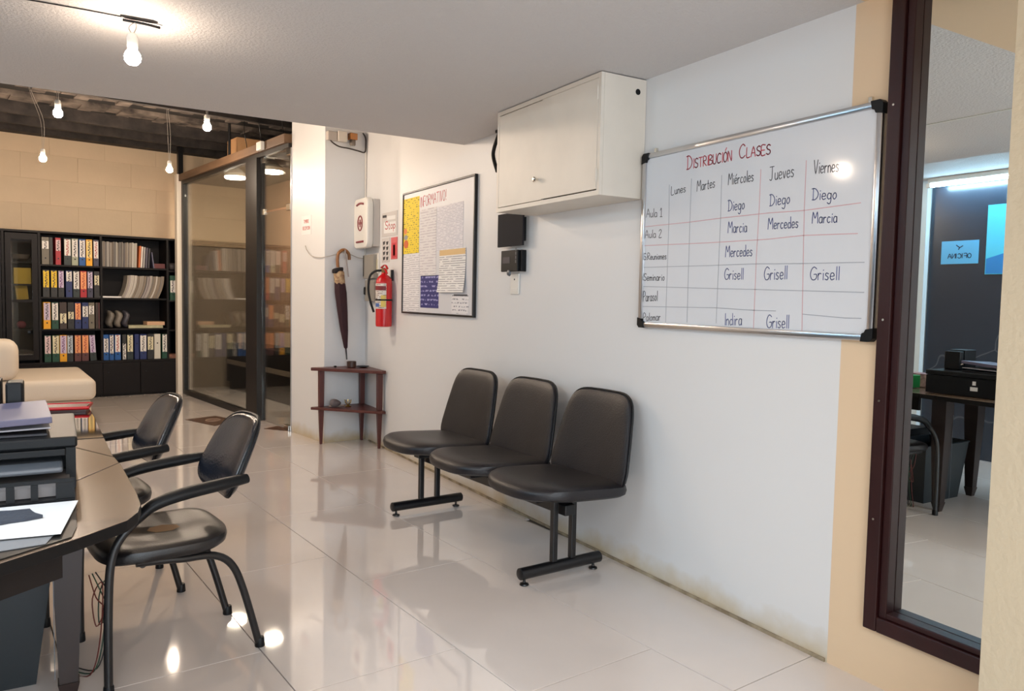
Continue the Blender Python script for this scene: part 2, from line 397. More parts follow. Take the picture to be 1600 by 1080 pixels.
# ------------------------------------------------------------------ stroke lettering
GL = {
 'A': [[(0, 0), (.3, 1), (.6, 0)], [(.12, .38), (.48, .38)]], 'B': [[(0, 0), (0, 1), (.4, .95), (.45, .72), (.1, .52), (.5, .4), (.5, .1), (0, 0)]],
 'C': [[(.55, .85), (.35, 1), (.1, .8), (0, .45), (.12, .08), (.35, 0), (.58, .15)]], 'D': [[(.1, 0), (.1, 1)], [(-.05, .95), (.3, .95), (.6, .6), (.55, .25), (.3, .02), (0, 0)]],
 'E': [[(.5, 1), (0, 1), (0, 0), (.5, 0)], [(0, .5), (.4, .5)]], 'F': [[(.5, 1), (0, 1), (0, 0)], [(0, .5), (.4, .5)]],
 'G': [[(.6, .85), (.35, 1), (.1, .8), (0, .4), (.15, .05), (.4, 0), (.6, .15), (.6, .42), (.35, .42)]], 'I': [[(.1, 0), (.1, 1)]],
 'J': [[(0, 1), (.55, 1)], [(.32, 1), (.32, .2), (.2, 0), (.02, .08)]], 'L': [[(0, 1), (0, 0), (.45, 0)]],
 'M': [[(0, 0), (.08, 1), (.35, .45), (.62, 1), (.7, 0)]], 'N': [[(0, 0), (0, 1), (.5, 0), (.5, 1)]], 'O': [[(.28, 1), (.05, .8), (0, .4), (.12, .05), (.35, 0), (.55, .3), (.52, .75), (.28, 1)]],
 'P': [[(0, 0), (.05, 1), (.4, .95), (.45, .6), (.05, .45)]], 'R': [[(0, 0), (0, 1), (.4, .95), (.42, .6), (.02, .5), (.5, 0)]],
 'S': [[(.5, .88), (.28, 1), (.04, .8), (.15, .55), (.45, .42), (.5, .15), (.25, 0), (0, .12)]], 'T': [[(0, 1), (.6, 1)], [(.3, 1), (.3, 0)]],
 'U': [[(0, 1), (0, .2), (.22, 0), (.48, .2), (.48, 1)]], 'V': [[(0, 1), (.25, 0), (.5, 1)]],
 'a': [[(.38, .5), (.12, .52), (0, .25), (.12, 0), (.36, .12), (.38, .5), (.4, 0)]], 'c': [[(.36, .45), (.15, .52), (0, .25), (.14, 0), (.36, .08)]],
 'd': [[(.36, .4), (.15, .5), (0, .25), (.12, 0), (.36, .1)], [(.36, 1), (.38, 0)]], 'e': [[(.02, .26), (.36, .3), (.3, .5), (.1, .5), (0, .22), (.14, 0), (.38, .08)]],
 'g': [[(.36, .45), (.14, .52), (0, .25), (.14, .02), (.36, .15), (.38, .5), (.36, -.2), (.2, -.38), (.02, -.28)]],
 'i': [[(.06, .5), (.06, 0)], [(.05, .72), (.08, .76)]], 'l': [[(.06, 1), (.06, 0)]], 'm': [[(0, 0), (0, .5)], [(0, .35), (.14, .5), (.24, .35), (.24, 0)], [(.24, .35), (.38, .5), (.48, .35), (.48, 0)]],
 'n': [[(0, 0), (0, .5)], [(0, .35), (.18, .52), (.32, .35), (.32, 0)]], 'o': [[(.18, .52), (0, .28), (.15, 0), (.36, .2), (.3, .48), (.18, .52)]],
 'p': [[(0, -.35), (0, .5)], [(0, .4), (.2, .52), (.36, .25), (.2, 0), (0, .1)]], 'r': [[(0, 0), (0, .5)], [(0, .3), (.14, .5), (.28, .46)]],
 's': [[(.32, .46), (.12, .52), (.04, .36), (.3, .18), (.2, 0), (0, .06)]], 't': [[(.14, .8), (.14, .05), (.3, 0)], [(0, .5), (.3, .5)]],
 'u': [[(0, .5), (.02, .1), (.18, 0), (.34, .14)], [(.34, .5), (.36, 0)]], 'v': [[(0, .5), (.17, 0), (.34, .5)]],
 '1': [[(.02, .75), (.2, 1), (.2, 0)], [(.02, 0), (.38, 0)]], '2': [[(.02, .8), (.22, 1), (.42, .78), (.02, 0), (.48, 0)]], '!': [[(.1, 1), (.1, .3)], [(.1, .08), (.1, 0)]], '.': [[(.05, 0), (.08, .03)]], ' ': []}
GL['\u00e9'] = GL['e']+[[(.14, .66), (.3, .86)]]; GL['\u00d3'] = GL['O']+[[(.25, 1.15), (.42, 1.4)]]
GL['\u00cd'] = GL['I']+[[(.1, 1.2), (.2, 1.4)]]
ADV = {k: (max([p[0] for st in v for p in st])+.16 if v else .4) for k, v in GL.items()}
def text_strokes(txt, small=None):
    """polylines in a box of unit cap height; small = scale of capitals after the first of each word"""
    x = 0; out = []; first = True
    for ch in txt:
        k = 1 if (first or small is None) else small
        for st in GL[ch]: out.append([(x+a*k, b*k) for a, b in st])
        x += ADV[ch]*k; first = ch == ' '
    return out, x-.16
def ribbon(b, pts, wd, h, mapf):
    """flat marker line: mapf(s,t)->3-D point on the surface, nrm pushes it proud"""
    for i in range(len(pts)-1):
        (x0, y0), (x1, y1) = pts[i], pts[i+1]; L = math.hypot(x1-x0, y1-y0)
        if L < 1e-6: continue
        ex, ey = (x1-x0)/L*wd*.35, (y1-y0)/L*wd*.35; nx, ny = -(y1-y0)/L*wd/2, (x1-x0)/L*wd/2
        q = [(x0-ex+nx, y0-ey+ny), (x0-ex-nx, y0-ey-ny), (x1+ex-nx, y1+ey-ny), (x1+ex+nx, y1+ey+ny)]
        b.hexa([mapf(a, c, 0) for a, c in q], [mapf(a, c, h) for a, c in q])
def smooth2(pts, n=3):
    if len(pts) < 3: return pts
    P = [Vector((a, b, 0)) for a, b in pts]; q = []
    for i in range(len(P)-1):
        p0 = P[max(i-1, 0)]; p1 = P[i]; p2 = P[i+1]; p3 = P[min(i+2, len(P)-1)]
        for k in range(n):
            t = k/n; v = .5*((2*p1)+(p2-p0)*t+(2*p0-5*p1+4*p2-p3)*t*t+(3*p1-p0-3*p2+p3)*t**3); q.append((v.x, v.y))
    q.append(pts[-1]); return q

# ------------------------------------------------------------------ whiteboard
BX0 = W-.030                       # board face plane
A0 = at_x(1003.4, 239, BX0); A1 = at_x(1380.5, 158.3, BX0); A2 = at_x(996.2, 510.5, BX0); A3 = at_x(1361.8, 534.6, BX0)
yL, yR = (A0.y+A2.y)/2, (A1.y+A3.y)/2; zT, zB = (A0.z+A1.z)/2, (A2.z+A3.z)/2
wb = thing('whiteboard', 'large whiteboard with a handwritten class timetable and black corners', 'whiteboard', (W, (yL+yR)/2, zB))
cy0 = (yL+yR)/2
def wbp(y, z): return (y-cy0, z-zB)
part('writing_surface', BX(-.020, -.004, yR-cy0+.012, yL-cy0-.012, .012, zT-zB-.012), BOARD, wb)
hb = zT-zB
for nm, b in (('frame_rail', BX(-.030, -.001, yR-cy0+.03, yL-cy0-.03, 0, .024)), ('frame_rail', BX(-.030, -.001, yR-cy0+.03, yL-cy0-.03, hb-.024, hb)),
              ('frame_stile', BX(-.030, -.001, yL-cy0-.024, yL-cy0, .03, hb-.03)), ('frame_stile', BX(-.030, -.001, yR-cy0, yR-cy0+.024, .03, hb-.03))):
    part(nm, b, CHROME, wb, bevel=.006, smooth=True)
for sy in (-1, 1):
    for sz in (0, 1):
        ye = yL-cy0 if sy > 0 else yR-cy0; z_ = hb if sz else 0; dz = -1 if sz else 1
        o_ = .002
        pts = [(ye+sy*o_-sy*.012, z_-dz*o_), (ye+sy*o_, z_-dz*o_+dz*.012), (ye+sy*o_, z_+dz*.045), (ye-sy*.026, z_+dz*.04), (ye-sy*.03, z_+dz*.03), (ye-sy*.04, z_+dz*.026), (ye-sy*.045, z_-dz*o_)]
        part('corner_cap', MB().prism(pts, -.033, -.0005, 'x'), BLKPL, wb, bevel=.002)
for px in (1022, 1357):
    P = at_x(px, 232 if px < 1100 else 163, W-.02)
    b = MB().box(-.012, 0, P.y-cy0-.008, P.y-cy0+.008, hb+.001, hb+.022)
    part('hanging_clip', b, STEEL, wb, bevel=.002)
SURF = W-.020
def onboard(px, py):
    P = at_x(px, py, SURF); return (P.y-cy0, P.z-zB)
MK = {'black': mat('black_marker', (66, 66, 74), .5), 'red': mat('red_marker', (196, 84, 96), .5), 'blue': mat('blue_marker', (84, 92, 142), .5),
      'faintred': mat('faint_red_marker', (206, 160, 164), .5), 'grey': mat('faint_grey_marker', (160, 164, 172), .5)}
def bmap(x, z, h): return (-.0202-h, x, z)
def write(txt, p0, p1, hpx, ink, small=None, wd=.0032):
    a = onboard(*p0); b_ = onboard(*p1); top = onboard(p0[0], p0[1]-hpx); ch = top[1]-a[1]
    st, wt = text_strokes(txt, small); dx, dz = (b_[0]-a[0])/wt, (b_[1]-a[1])/wt
    b = MB()
    for s in st:
        ribbon(b, smooth2([(a[0]+x*dx, a[1]+x*dz+y*ch) for x, y in s]), wd, .0004, bmap)
    part('handwriting', b, MK[ink], wb, label='%s handwritten word reading %s' % (ink, txt))
write('DISTRIBUCI\u00d3N', (1073, 265), (1142, 251), 21, 'red', .68, .0045)
write('CLASES', (1155, 247.5), (1202.5, 241), 21, 'red', .7, .0045)
for a in (('Lunes', (1049, 304.6), (1071, 300), 13), ('Martes', (1089, 299), (1116.7, 292.6), 16), ('Mi\u00e9rcoles', (1138, 289), (1177, 283), 17),
          ('Jueves', (1202.5, 282.5), (1240, 276), 21), ('Viernes', (1271.7, 271.7), (1310, 268), 21), ('Aula 1', (1010, 339.7), (1034.7, 338.7), 13),
          ('Aula 2', (1008, 372), (1033.7, 371), 12), ('S.Reuniones', (1006, 406), (1041, 405), 10), ('Seminario', (1006, 438.5), (1038, 438.5), 11),
          ('Parasol', (1005, 471), (1027, 470), 15), ('Palomar', (1005, 501.7), (1031.7, 500.6), 12)): write(*a, 'black', wd=.0030)
for a in (('Diego', (1137.5, 330), (1163, 326.7), 17), ('Diego', (1202.5, 322), (1233.7, 318), 18), ('Diego', (1269, 312.5), (1306.7, 311), 18),
          ('Marcia', (1137.5, 364), (1166.7, 362.5), 17), ('Mercedes', (1200, 358.3), (1246.7, 355.8), 17), ('Marcia', (1269, 349), (1307.5, 347.5), 17),
          ('Mercedes', (1133.6, 401.7), (1175, 400), 17), ('Grisell', (1132, 436.6), (1161, 436.6), 17), ('Grisell', (1194, 437.4), (1229.4, 436), 20),
          ('Grisell', (1266, 437.4), (1310.7, 437.4), 20), ('Indira', (1132, 508), (1158.7, 508), 18), ('Grisell', (1197.7, 512), (1232, 513), 20)): write(*a, 'blue')
lines = [('faintred', [(1005.6, 354.6), (1079.6, 347), (1128, 340.7), (1200, 333), (1256.7, 329), (1345, 317)]),
         ('faintred', [(1005.6, 384), (1105.6, 379.6), (1200, 374), (1255, 368), (1340, 365)]), ('faintred', [(1260, 251), (1256.7, 329), (1253, 518.7)]),
         ('faintred', [(1189, 265), (1186, 333), (1182, 400), (1177.4, 513)]), ('grey', [(1046, 289), (1045, 354), (1040, 503.7)]),
         ('grey', [(1080.5, 279.6), (1078, 347), (1073.4, 503.7)]), ('grey', [(1127.8, 274), (1126, 341), (1119, 505)]),
         ('grey', [(1004, 418), (1110, 415), (1175, 412.6), (1251, 412), (1350.5, 410)]), ('grey', [(1004, 447.7), (1118, 451), (1180, 452.5), (1350, 457)]),
         ('grey', [(1002, 479), (1117, 481), (1176.6, 485), (1212, 486)]), ('grey', [(1254, 491), (1320, 497), (1345.6, 497.6)])]
for ink, pl in lines:
    b = MB(); ribbon(b, [onboard(*p) for p in pl], .003, .0003, bmap); part('ruled_line', b, MK[ink], wb)

# ------------------------------------------------------------------ wall cabinet
cb = thing('wall_cabinet', 'cream white painted wall cabinet hung under the ceiling left of the whiteboard', 'cabinet', (W-.002, 3.31, 1.776))
x0 = 2.118-cb.location.x; ya, yb = 2.825-3.31, 3.772-3.31; H_ = 2.325-1.776
part('body', MB().box(x0+.018, 0, ya, yb, 0, .018).box(x0+.018, 0, ya, yb, H_-.018, H_).box(x0+.018, 0, ya, ya+.018, .018, H_-.018).box(x0+.018, 0, yb-.018, yb, .018, H_-.018).box(-.01, 0, ya+.018, yb-.018, .018, H_-.018), CREAMCAB, cb)
part('face_frame', MB().box(x0, x0+.017, ya, yb, 0, .022).box(x0, x0+.017, ya, yb, H_-.022, H_).box(x0, x0+.017, ya, ya+.02, .022, H_-.022).box(x0, x0+.017, yb-.02, yb, .022, H_-.022), CREAMCAB, cb)
d1 = part('door', BX(x0+.001, x0+.016, .002, yb-.022, .026, H_-.026), CREAMCAB, cb)
d2 = part('door', BX(x0-.002, x0+.014, ya+.022, -.0005, .028, H_-.024), CREAMCAB, cb)
part('knob', MB().lathe([(.006, 0), (.005, -.012), (.013, -.018), (.014, -.026), (.008, -.031)], (x0+.001, .035, .13), 16, 'x'), STEEL, d1, smooth=True)
for z in (.09, H_-.09): part('hinge', MB().tube([(x0-.004, ya+.02, z-.03), (x0-.004, ya+.02, z+.03)], .004, 8), CREAMCAB, d2)
part('gap_shade_sheet', BX(x0+.017, x0+.0175, ya+.02, yb-.02, .022, H_-.022), BLKPL, cb)  # black sheet behind the doors stands in for the shade in their gaps
part('cable_hole', MB().lathe([(.014, -.002), (.014, 0)], (-.05, ya, H_-.06), 10, 'y'), BLKPL, cb)
# cable beside it
pts = [at_x(*q, W-.03) for q in ((781, 205), (778, 214), (772, 232), (771, 246), (777, 268))]
r0 = pts[0]
t = thing('black_cable', 'thick black cable looping down from the ceiling behind the wall cabinet', 'cable', r0)
part('sleeve', MB().tube([p-r0 for p in pts], .012, 8, 5), BLKPL, t, smooth=True)
part('clamp', BX(-.02, .02, -.025, .025, -.01, .05), BLKMET, t, bevel=.003)

# ------------------------------------------------------------------ black panel, access terminal, socket
xf_ = W-.05
P0, P1, P2, P3 = at_x(778, 336, xf_), at_x(817, 339, xf_), at_x(776, 387, xf_), at_x(815, 387, xf_)
yc = (P0.y+P1.y)/2
t = thing('black_square_panel', 'plain black square panel on the wall just below the cream cabinet', 'panel', (W, yc, P2.z))
part('face', BX(-.05, -.038, P1.y-yc, P0.y-yc, 0, P0.z-P2.z), mat('matt_dark_grey', (36, 35, 39), .7, spec=.15), t, bevel=.002)
part('mount', BX(-.037, -.001, P1.y-yc+.04, P0.y-yc-.04, .03, P0.z-P2.z-.03), BLKPL, t)
a, b_ = at_x(783, 391, xf_), at_x(808, 424, xf_); yc = (a.y+b_.y)/2
t = thing('access_terminal', 'black time clock terminal with a small grey screen under the black panel', 'terminal', (W, yc, b_.z))
hh = a.z-b_.z-.005; ww = (a.y-b_.y)/2
part('front_shell', BX(-.05, -.03, -ww, ww, 0, hh), BLKPL, t, bevel=.004)
part('rear_shell', BX(-.0295, -.001, -ww, ww, .002, hh-.002), WHPL, t, bevel=.002)
part('side_cover', BX(-.034, -.001, -ww-.022, -ww-.001, .0, hh), BLKPL, t, bevel=.002)
part('screen', BX(-.052, -.0501, -.01, ww-.025, .05, hh-.04), mat('grey_screen', (92, 88, 92), .2), t)
for k in range(4): part('key', BX(-.052, -.0501, -ww+.012, -ww+.022, .05+k*.024, .068+k*.024), GRPL, t)
part('finger_sensor', MB().lathe([(.02, -.045), (.016, -.055), (.006, -.058)], (0, 0, -.008), 12, 'x'), GRPL, t, smooth=True)
a, b_ = at_x(800, 428, W), at_x(812, 460, W); yc = (a.y+b_.y)/2
t = thing('wall_socket', 'white socket plate on the wall under the black terminal', 'socket', (W, yc, b_.z))
part('plate', BX(-.01, -.001, b_.y-yc, a.y-yc, 0, a.z-b_.z), WHPL, t, bevel=.003)
part('hole', MB().lathe([(.006, -.0108), (.006, -.0101)], (0, 0, (a.z-b_.z)*.72), 10, 'x'), BLKPL, t)
part('cover_strip', BX(-.0125, -.0101, b_.y-yc+.01, a.y-yc-.01, .012, .035), WHPL, t, bevel=.001)

# ------------------------------------------------------------------ notice board
F = W-.024
c0, c1, c2, c3 = at_x(627.8, 302.8, F), at_x(740, 272, F), at_x(628, 489, F), at_x(741, 497, F)
yl, yr, zt, zb_ = (c0.y+c2.y)/2, (c1.y+c3.y)/2, (c0.z+c1.z)/2, (c2.z+c3.z)/2; yc = (yl+yr)/2
nb = thing('notice_board', 'white notice board with a thin black frame covered in pinned sheets', 'notice board', (W, yc, zb_))
hn = zt-zb_
part('panel', BX(-.015, -.004, yr-yc+.008, yl-yc-.008, .008, hn-.008), mat('notice_panel', (214, 214, 218), .4), nb)
for nm, b in (('frame_rail', BX(-.024, -.001, yr-yc, yl-yc, 0, .014)), ('frame_rail', BX(-.024, -.001, yr-yc, yl-yc, hn-.014, hn)), ('frame_stile', BX(-.024, -.001, yl-yc-.014, yl-yc, .014, hn-.014)), ('frame_stile', BX(-.024, -.001, yr-yc, yr-yc+.016, .014, hn-.014))):
    part(nm, b, BLKMET, nb, bevel=.002)
b = MB()
a0 = at_x(657, 324, W-.015); a1 = at_x(697, 312, W-.015); st, wt = text_strokes('INFORMATIVO!'); hcap = at_x(657, 309, W-.015).z-a0.z
for s in st: ribbon(b, smooth2([(a0.y-yc+(a1.y-a0.y)*x/wt, a0.z-zb_+(a1.z-a0.z)*x/wt+y*hcap) for x, y in s]), .006, .0004, lambda x, z, h: (-.0152-h, x, z))
part('heading', b, mat('heading_red', (190, 70, 84), .5), nb, label='red handwritten heading')
def print_mat(name, bg, ink, row=55, dens=.5, colw=30):
    if name in MATS: return MATS[name]
    m = mat(name, bg, .6); nt = m.node_tree; bs = nt.nodes['Principled BSDF']
    tc = nt.nodes.new('ShaderNodeTexCoord'); sp = nt.nodes.new('ShaderNodeSeparateXYZ'); nt.links.new(tc.outputs['Object'], sp.inputs[0])
    w1 = nt.nodes.new('ShaderNodeMath'); w1.operation = 'MULTIPLY'; w1.inputs[1].default_value = row; nt.links.new(sp.outputs[2], w1.inputs[0])
    fr_ = nt.nodes.new('ShaderNodeMath'); fr_.operation = 'FRACT'; nt.links.new(w1.outputs[0], fr_.inputs[0])
    lt = nt.nodes.new('ShaderNodeMath'); lt.operation = 'LESS_THAN'; lt.inputs[1].default_value = .4; nt.links.new(fr_.outputs[0], lt.inputs[0])
    mp = nt.nodes.new('ShaderNodeMapping'); mp.inputs['Scale'].default_value = (1, colw, row); nt.links.new(tc.outputs['Object'], mp.inputs[0])
    n = nt.nodes.new('ShaderNodeTexNoise'); n.inputs['Scale'].default_value = 1; nt.links.new(mp.outputs[0], n.inputs['Vector'])
    g = nt.nodes.new('ShaderNodeMath'); g.operation = 'GREATER_THAN'; g.inputs[1].default_value = dens; nt.links.new(n.outputs[0], g.inputs[0])
    mu = nt.nodes.new('ShaderNodeMath'); mu.operation = 'MULTIPLY'; nt.links.new(lt.outputs[0], mu.inputs[0]); nt.links.new(g.outputs[0], mu.inputs[1])
    mx = nt.nodes.new('ShaderNodeMixRGB'); mx.inputs[1].default_value = lin(bg); mx.inputs[2].default_value = lin(ink)
    nt.links.new(mu.outputs[0], mx.inputs[0]); nt.links.new(mx.outputs[0], bs.inputs['Base Color']); return m
def sheet(name, tl, br, m, label, depth=.001, cat='paper', curl=0, grp=None, X=None):
    Xp = (W-.0155) if X is None else X
    a = at_x(*tl, Xp); c = at_x(*br, Xp); 
    hgt, wid = a.z-c.z, a.y-c.y
    if curl:
        b = MB(); n = 8; vs = []; fs = []
        for i in range(n+1):
            z = -hgt/2+hgt*i/n; dx = -curl*((1-i/n)**3)
            for yy in (-wid/2, wid/2):
                vs.append((dx, yy, z)); vs.append((dx-.0008, yy, z))
        for i in range(n):
            k = i*4; fs += [(k, k+2, k+6, k+4), (k+1, k+5, k+7, k+3), (k, k+4, k+5, k+1), (k+2, k+3, k+7, k+6)]
        fs += [(0, 1, 3, 2), (4*n, 4*n+2, 4*n+3, 4*n+1)]
        b.add(vs, fs)
    else: b = BX(-depth, 0, -wid/2, wid/2, -hgt/2, hgt/2)
    return single(name, b, m, label, cat, (Xp, (a.y+c.y)/2, (a.z+c.z)/2), group=grp)
py_ = print_mat('yellow_poster_print', (232, 204, 40), (120, 104, 44), 60, .55, 30)
o = sheet('poster', (629, 313), (654.6, 395), py_, 'bright yellow poster at the upper left of the notice board', cat='poster')
a = at_x(640, 320, W-.0168); c = at_x(652, 338, W-.0168)
for px0, py0, px1, py1, m_, l_ in ((631, 358, 636, 366, mat('poster_orange', (226, 130, 70), .6), 'orange spot'), (631, 368, 637, 375, mat('poster_grey', (150, 150, 150), .6), 'grey spot'), (631, 376, 638, 388, mat('poster_red', (206, 96, 40), .6), 'red orange spot')):
    p = at_x(px0, py0, W-.0175)-o.location; q = at_x(px1, py1, W-.0175)-o.location
    part('picture', MB().prism([((p.y+q.y)/2+math.cos(k*PI/6)*abs(p.y-q.y)/2, (p.z+q.z)/2+math.sin(k*PI/6)*abs(p.z-q.z)/2) for k in range(12)], -.0018, -.0011, 'x'), m_, o, label=l_)
pr = print_mat('grey_print', (226, 224, 226), (186, 184, 190), 60, .42, 14)
pr2 = print_mat('table_print', (234, 232, 230), (166, 164, 168), 64, .42, 14)
pr3 = print_mat('dense_print', (226, 223, 228), (190, 188, 198), 90, .45, 20)
sheet('notice_sheet', (628, 401), (639, 491), pr, 'narrow white sheet at the lower left corner of the notice board')
sheet('notice_sheet', (640, 398), (654.4, 491.5), pr, 'tall white sheet below the yellow poster, next to the leftmost sheet')
sheet('notice_sheet', (657, 328), (681, 431), print_mat('faint_print', (222, 219, 220), (196, 190, 196), 50, .45, 12), 'tall faint grey sheet under the red heading')
sheet('notice_sheet', (683, 324), (702, 390), pr3, 'densely printed sheet in the middle of the notice board')
sheet('notice_sheet', (703, 319), (723.4, 388.5), pr3, 'printed sheet with a letterhead at the upper right of the notice board')
sheet('calendar_sheet', (657.5, 431), (685, 482), print_mat('blue_calendar_print', (40, 40, 112), (150, 150, 200), 30, .5, 26), 'dark blue year calendar at the bottom of the notice board', cat='calendar')
o = sheet('timetable_sheet', (687, 391), (727, 457), pr2, 'two column white timetable with an orange head, its lower edge curling out', curl=.02, cat='paper', X=W-.018)
p = at_x(687, 391, W-.02)-o.location; q = at_x(727, 396, W-.02)-o.location
part('header', BX(-.0022, -.001, q.y, p.y, q.z-.002, p.z-.002), mat('orange_header', (220, 186, 130), .6), o, label='pale orange heading strip')
o = sheet('calendar_sheet', (706, 459), (732, 491), print_mat('small_calendar_print', (228, 226, 228), (140, 140, 150), 40, .52, 40), 'small white calendar sheet at the lower right of the notice board', cat='calendar')
p = at_x(709, 460, W-.018)-o.location; q = at_x(730, 463, W-.018)-o.location
part('header', BX(-.0022, -.0011, q.y, p.y, q.z, p.z), mat('dark_header', (60, 60, 70), .6), o)

# ------------------------------------------------------------------ safety signs
def sign(tl, br, m, label, cat='sign', base=(206, 200, 196)):
    a = at_x(*tl, W-.004); c = at_x(*br, W-.004); yc = (a.y+c.y)/2; zc = (a.z+c.z)/2
    o = thing('safety_sign', label, cat, (W-.001, yc, zc))
    part('plate', BX(-.004, 0, c.y-yc, a.y-yc, c.z-zc, a.z-zc), mat('sign_%d' % base[0], base, .4), o, bevel=.001)
    return o, yc, zc
def onsign(o, poly, m, name='mark', lab=None):
    P = [at_x(px, py, W-.005)-o.location for px, py in poly]
    part(name, MB().prism([(p.y, p.z) for p in P], -.0052, -.0041, 'x'), m, o, label=lab)
SR = mat('sign_red', (206, 50, 58), .4); SK = mat('sign_black', (40, 36, 36), .4)
o, yc, zc = sign((597, 334), (620.5, 367), None, 'grey rimmed sign with red lettering above the fire extinguisher')
onsign(o, [(598, 337), (604, 336), (604, 340), (598, 341)], SK); onsign(o, [(605, 338), (618, 336), (618, 342), (605, 344)], PAPER)
onsign(o, [(600, 348), (618.5, 345.5), (618.5, 363), (600, 365)], PAPER)
b = MB(); st, wt = text_strokes('Stop'); a0 = at_x(602, 358.5, W-.006)-o.location; a1 = at_x(617.5, 356.5, W-.006)-o.location; hc = at_x(602, 346.5, W-.006).z-at_x(602, 358.5, W-.006).z
for s in st: ribbon(b, smooth2([(a0.y+(a1.y-a0.y)*x/wt, a0.z+(a1.z-a0.z)*x/wt+y*hc) for x, y in s]), .007, .001, lambda x, z, h: (-.0053-h, x, z))
part('lettering', b, SR, o)
o, yc, zc = sign((597, 373), (608.5, 409), None, 'narrow instruction sign with small black pictograms left of the red sign')
for k in range(4):
    for j in range(2): onsign(o, [(598.5+j*5, 378+k*8), (602+j*5, 377+k*8), (601+j*5, 382+k*8), (599+j*5, 383+k*8)], SK, 'pictogram')
o, yc, zc = sign((611, 371.5), (620.5, 404.5), None, 'small red sign with a pale extinguisher pictogram', base=(214, 96, 96))
onsign(o, [(612.8, 380), (618.8, 379), (618.8, 402), (612.8, 403)], SR); onsign(o, [(614.5, 383), (617.3, 382.5), (617.3, 399), (614.5, 399.5)], mat('sign_cream', (236, 214, 170), .4))

# ------------------------------------------------------------------ fire extinguisher
ec = at_x(599.5, 511, 2.302)
t = thing('fire_extinguisher', 'red fire extinguisher with a black hose hanging on the wall left of the notice board', 'extinguisher', ec)
part('cylinder', MB().lathe([(.045, 0), (.064, .005), (.067, .02), (.067, .355), (.062, .39), (.045, .415), (.024, .43), (.02, .445)], seg=28), RED, t, smooth=True)
ang0, ang1 = math.radians(150), math.radians(285); n = 16; R_ = .0682
def wrap(z0, z1, a0, a1, R=.0685, n=12):
    vs = []; fs = []
    for i in range(n+1):
        a = a0+(a1-a0)*i/n
        for z in (z0, z1):
            for r in (R, R-.0012): vs.append((r*math.cos(a), r*math.sin(a), z))
    for i in range(n):
        k = i*4; fs += [(k, k+4, k+6, k+2), (k+1, k+3, k+7, k+5), (k+2, k+6, k+7, k+3), (k, k+1, k+5, k+4)]
    fs += [(0, 2, 3, 1), (4*n, 4*n+1, 4*n+3, 4*n+2)]
    return MB().add(vs, fs)
lb = part('label_sheet', wrap(.15, .355, math.radians(165), math.radians(265)), print_mat('extinguisher_print', (214, 206, 196), (110, 70, 66), 70, .5, 50), t)
part('label_band', wrap(.30, .335, math.radians(168), math.radians(262), .0695), mat('label_maroon', (120, 30, 34), .5), lb)
part('label_patch', wrap(.165, .26, math.radians(228), math.radians(262), .0695), mat('label_yellow', (214, 186, 90), .5), lb)
part('label_patch', wrap(.165, .195, math.radians(175), math.radians(215), .0695), mat('label_blue', (70, 100, 160), .5), lb)
part('strap', MB().lathe([(.0688, .215), (.0702, .216), (.0702, .228), (.0688, .229)], seg=28), BLKPL, t)
part('valve', MB().lathe([(.02, .445), (.022, .45), (.022, .475), (.012, .485)], seg=16).box(-.018, .018, -.03, .04, .455, .475), mat('valve_brass', (150, 120, 80), .3, metal=1), t, bevel=.002)
part('lever', MB().tube([(-.005, .05, .487), (0, .0, .505), (-.005, -.05, .500), (-.005, -.085, .475)], .010, 8, 4, flat=.6), RED, t, smooth=True)
part('carry_handle', MB().tube([(-.005, .04, .475), (0, 0, .48), (-.01, -.06, .462), (-.01, -.09, .435)], .009, 8, 4, flat=.6), RED, t, smooth=True)
part('hose', MB().tube([(-.02, .02, .462), (-.060, .05, .455), (-.098, .07, .41), (-.108, .07, .30), (-.09, .065, .20), (-.066, .055, .12)], .0095, 8, 5), BLKPL, t, smooth=True)
part('wall_hook', BX(.06, W-ec.x-.001, -.012, .012, .38, .47), BLKMET, t)

# ------------------------------------------------------------------ first aid box
xf2 = 2.285; a = at_x(553.5, 310, xf2); c = at_x(583, 386, xf2)
yc = (6.60+6.262)/2
a_y, c_y = 6.60, 6.262
zt2, zb2 = at_x(568, 310, xf2).z, at_x(568, 388, xf2).z
t = thing('first_aid_box', 'white rounded first aid box with a red cross emblem in the corner', 'box', (W, yc, zb2)); hh = zt2-zb2
part('back_shell', BX(-.06, -.001, c_y-yc+.004, a_y-yc-.004, .012, hh-.012), mat('pale_grey_plastic', (196, 188, 180), .45), t, bevel=.006)
pl = []; ww = (a_y-c_y)/2; rr = .055
for cx_, cz_, a0 in ((ww-rr, hh-rr, 0), (-ww+rr, hh-rr, 90), (-ww+rr, rr, 180), (ww-rr, rr, 270)):
    for k in range(6): q = math.radians(a0+k*18); pl.append((cx_+rr*math.cos(q), cz_+rr*math.sin(q)))
lid = part('lid', MB().prism(pl, -.118, -.061, 'x'), WHPL, t, bevel=.012, smooth=True, seg=3)
MR = mat('aid_maroon', (128, 26, 34), .4)
part('red_bar', MB().tube([(-.119, -.085, hh-.055), (-.121, 0, hh-.045), (-.119, .085, hh-.055)], .010, 8, 5, flat=.9), MR, lid, smooth=True)
part('red_bar', MB().tube([(-.119, -.085, .055), (-.121, 0, .055), (-.119, .085, .055)], .010, 8, 5, flat=.9), MR, lid, smooth=True)
ring = [(-.1195, .055*math.cos(k*PI/12), hh/2+.062*math.sin(k*PI/12)) for k in range(25)]
part('emblem_ring', MB().tube(ring, .006, 6), MR, lid)
part('red_cross', MB().box(-.122, -.1185, -.011, .011, hh/2-.032, hh/2+.032).box(-.1219, -.1186, -.03, .03, hh/2-.011, hh/2+.011), MR, lid)

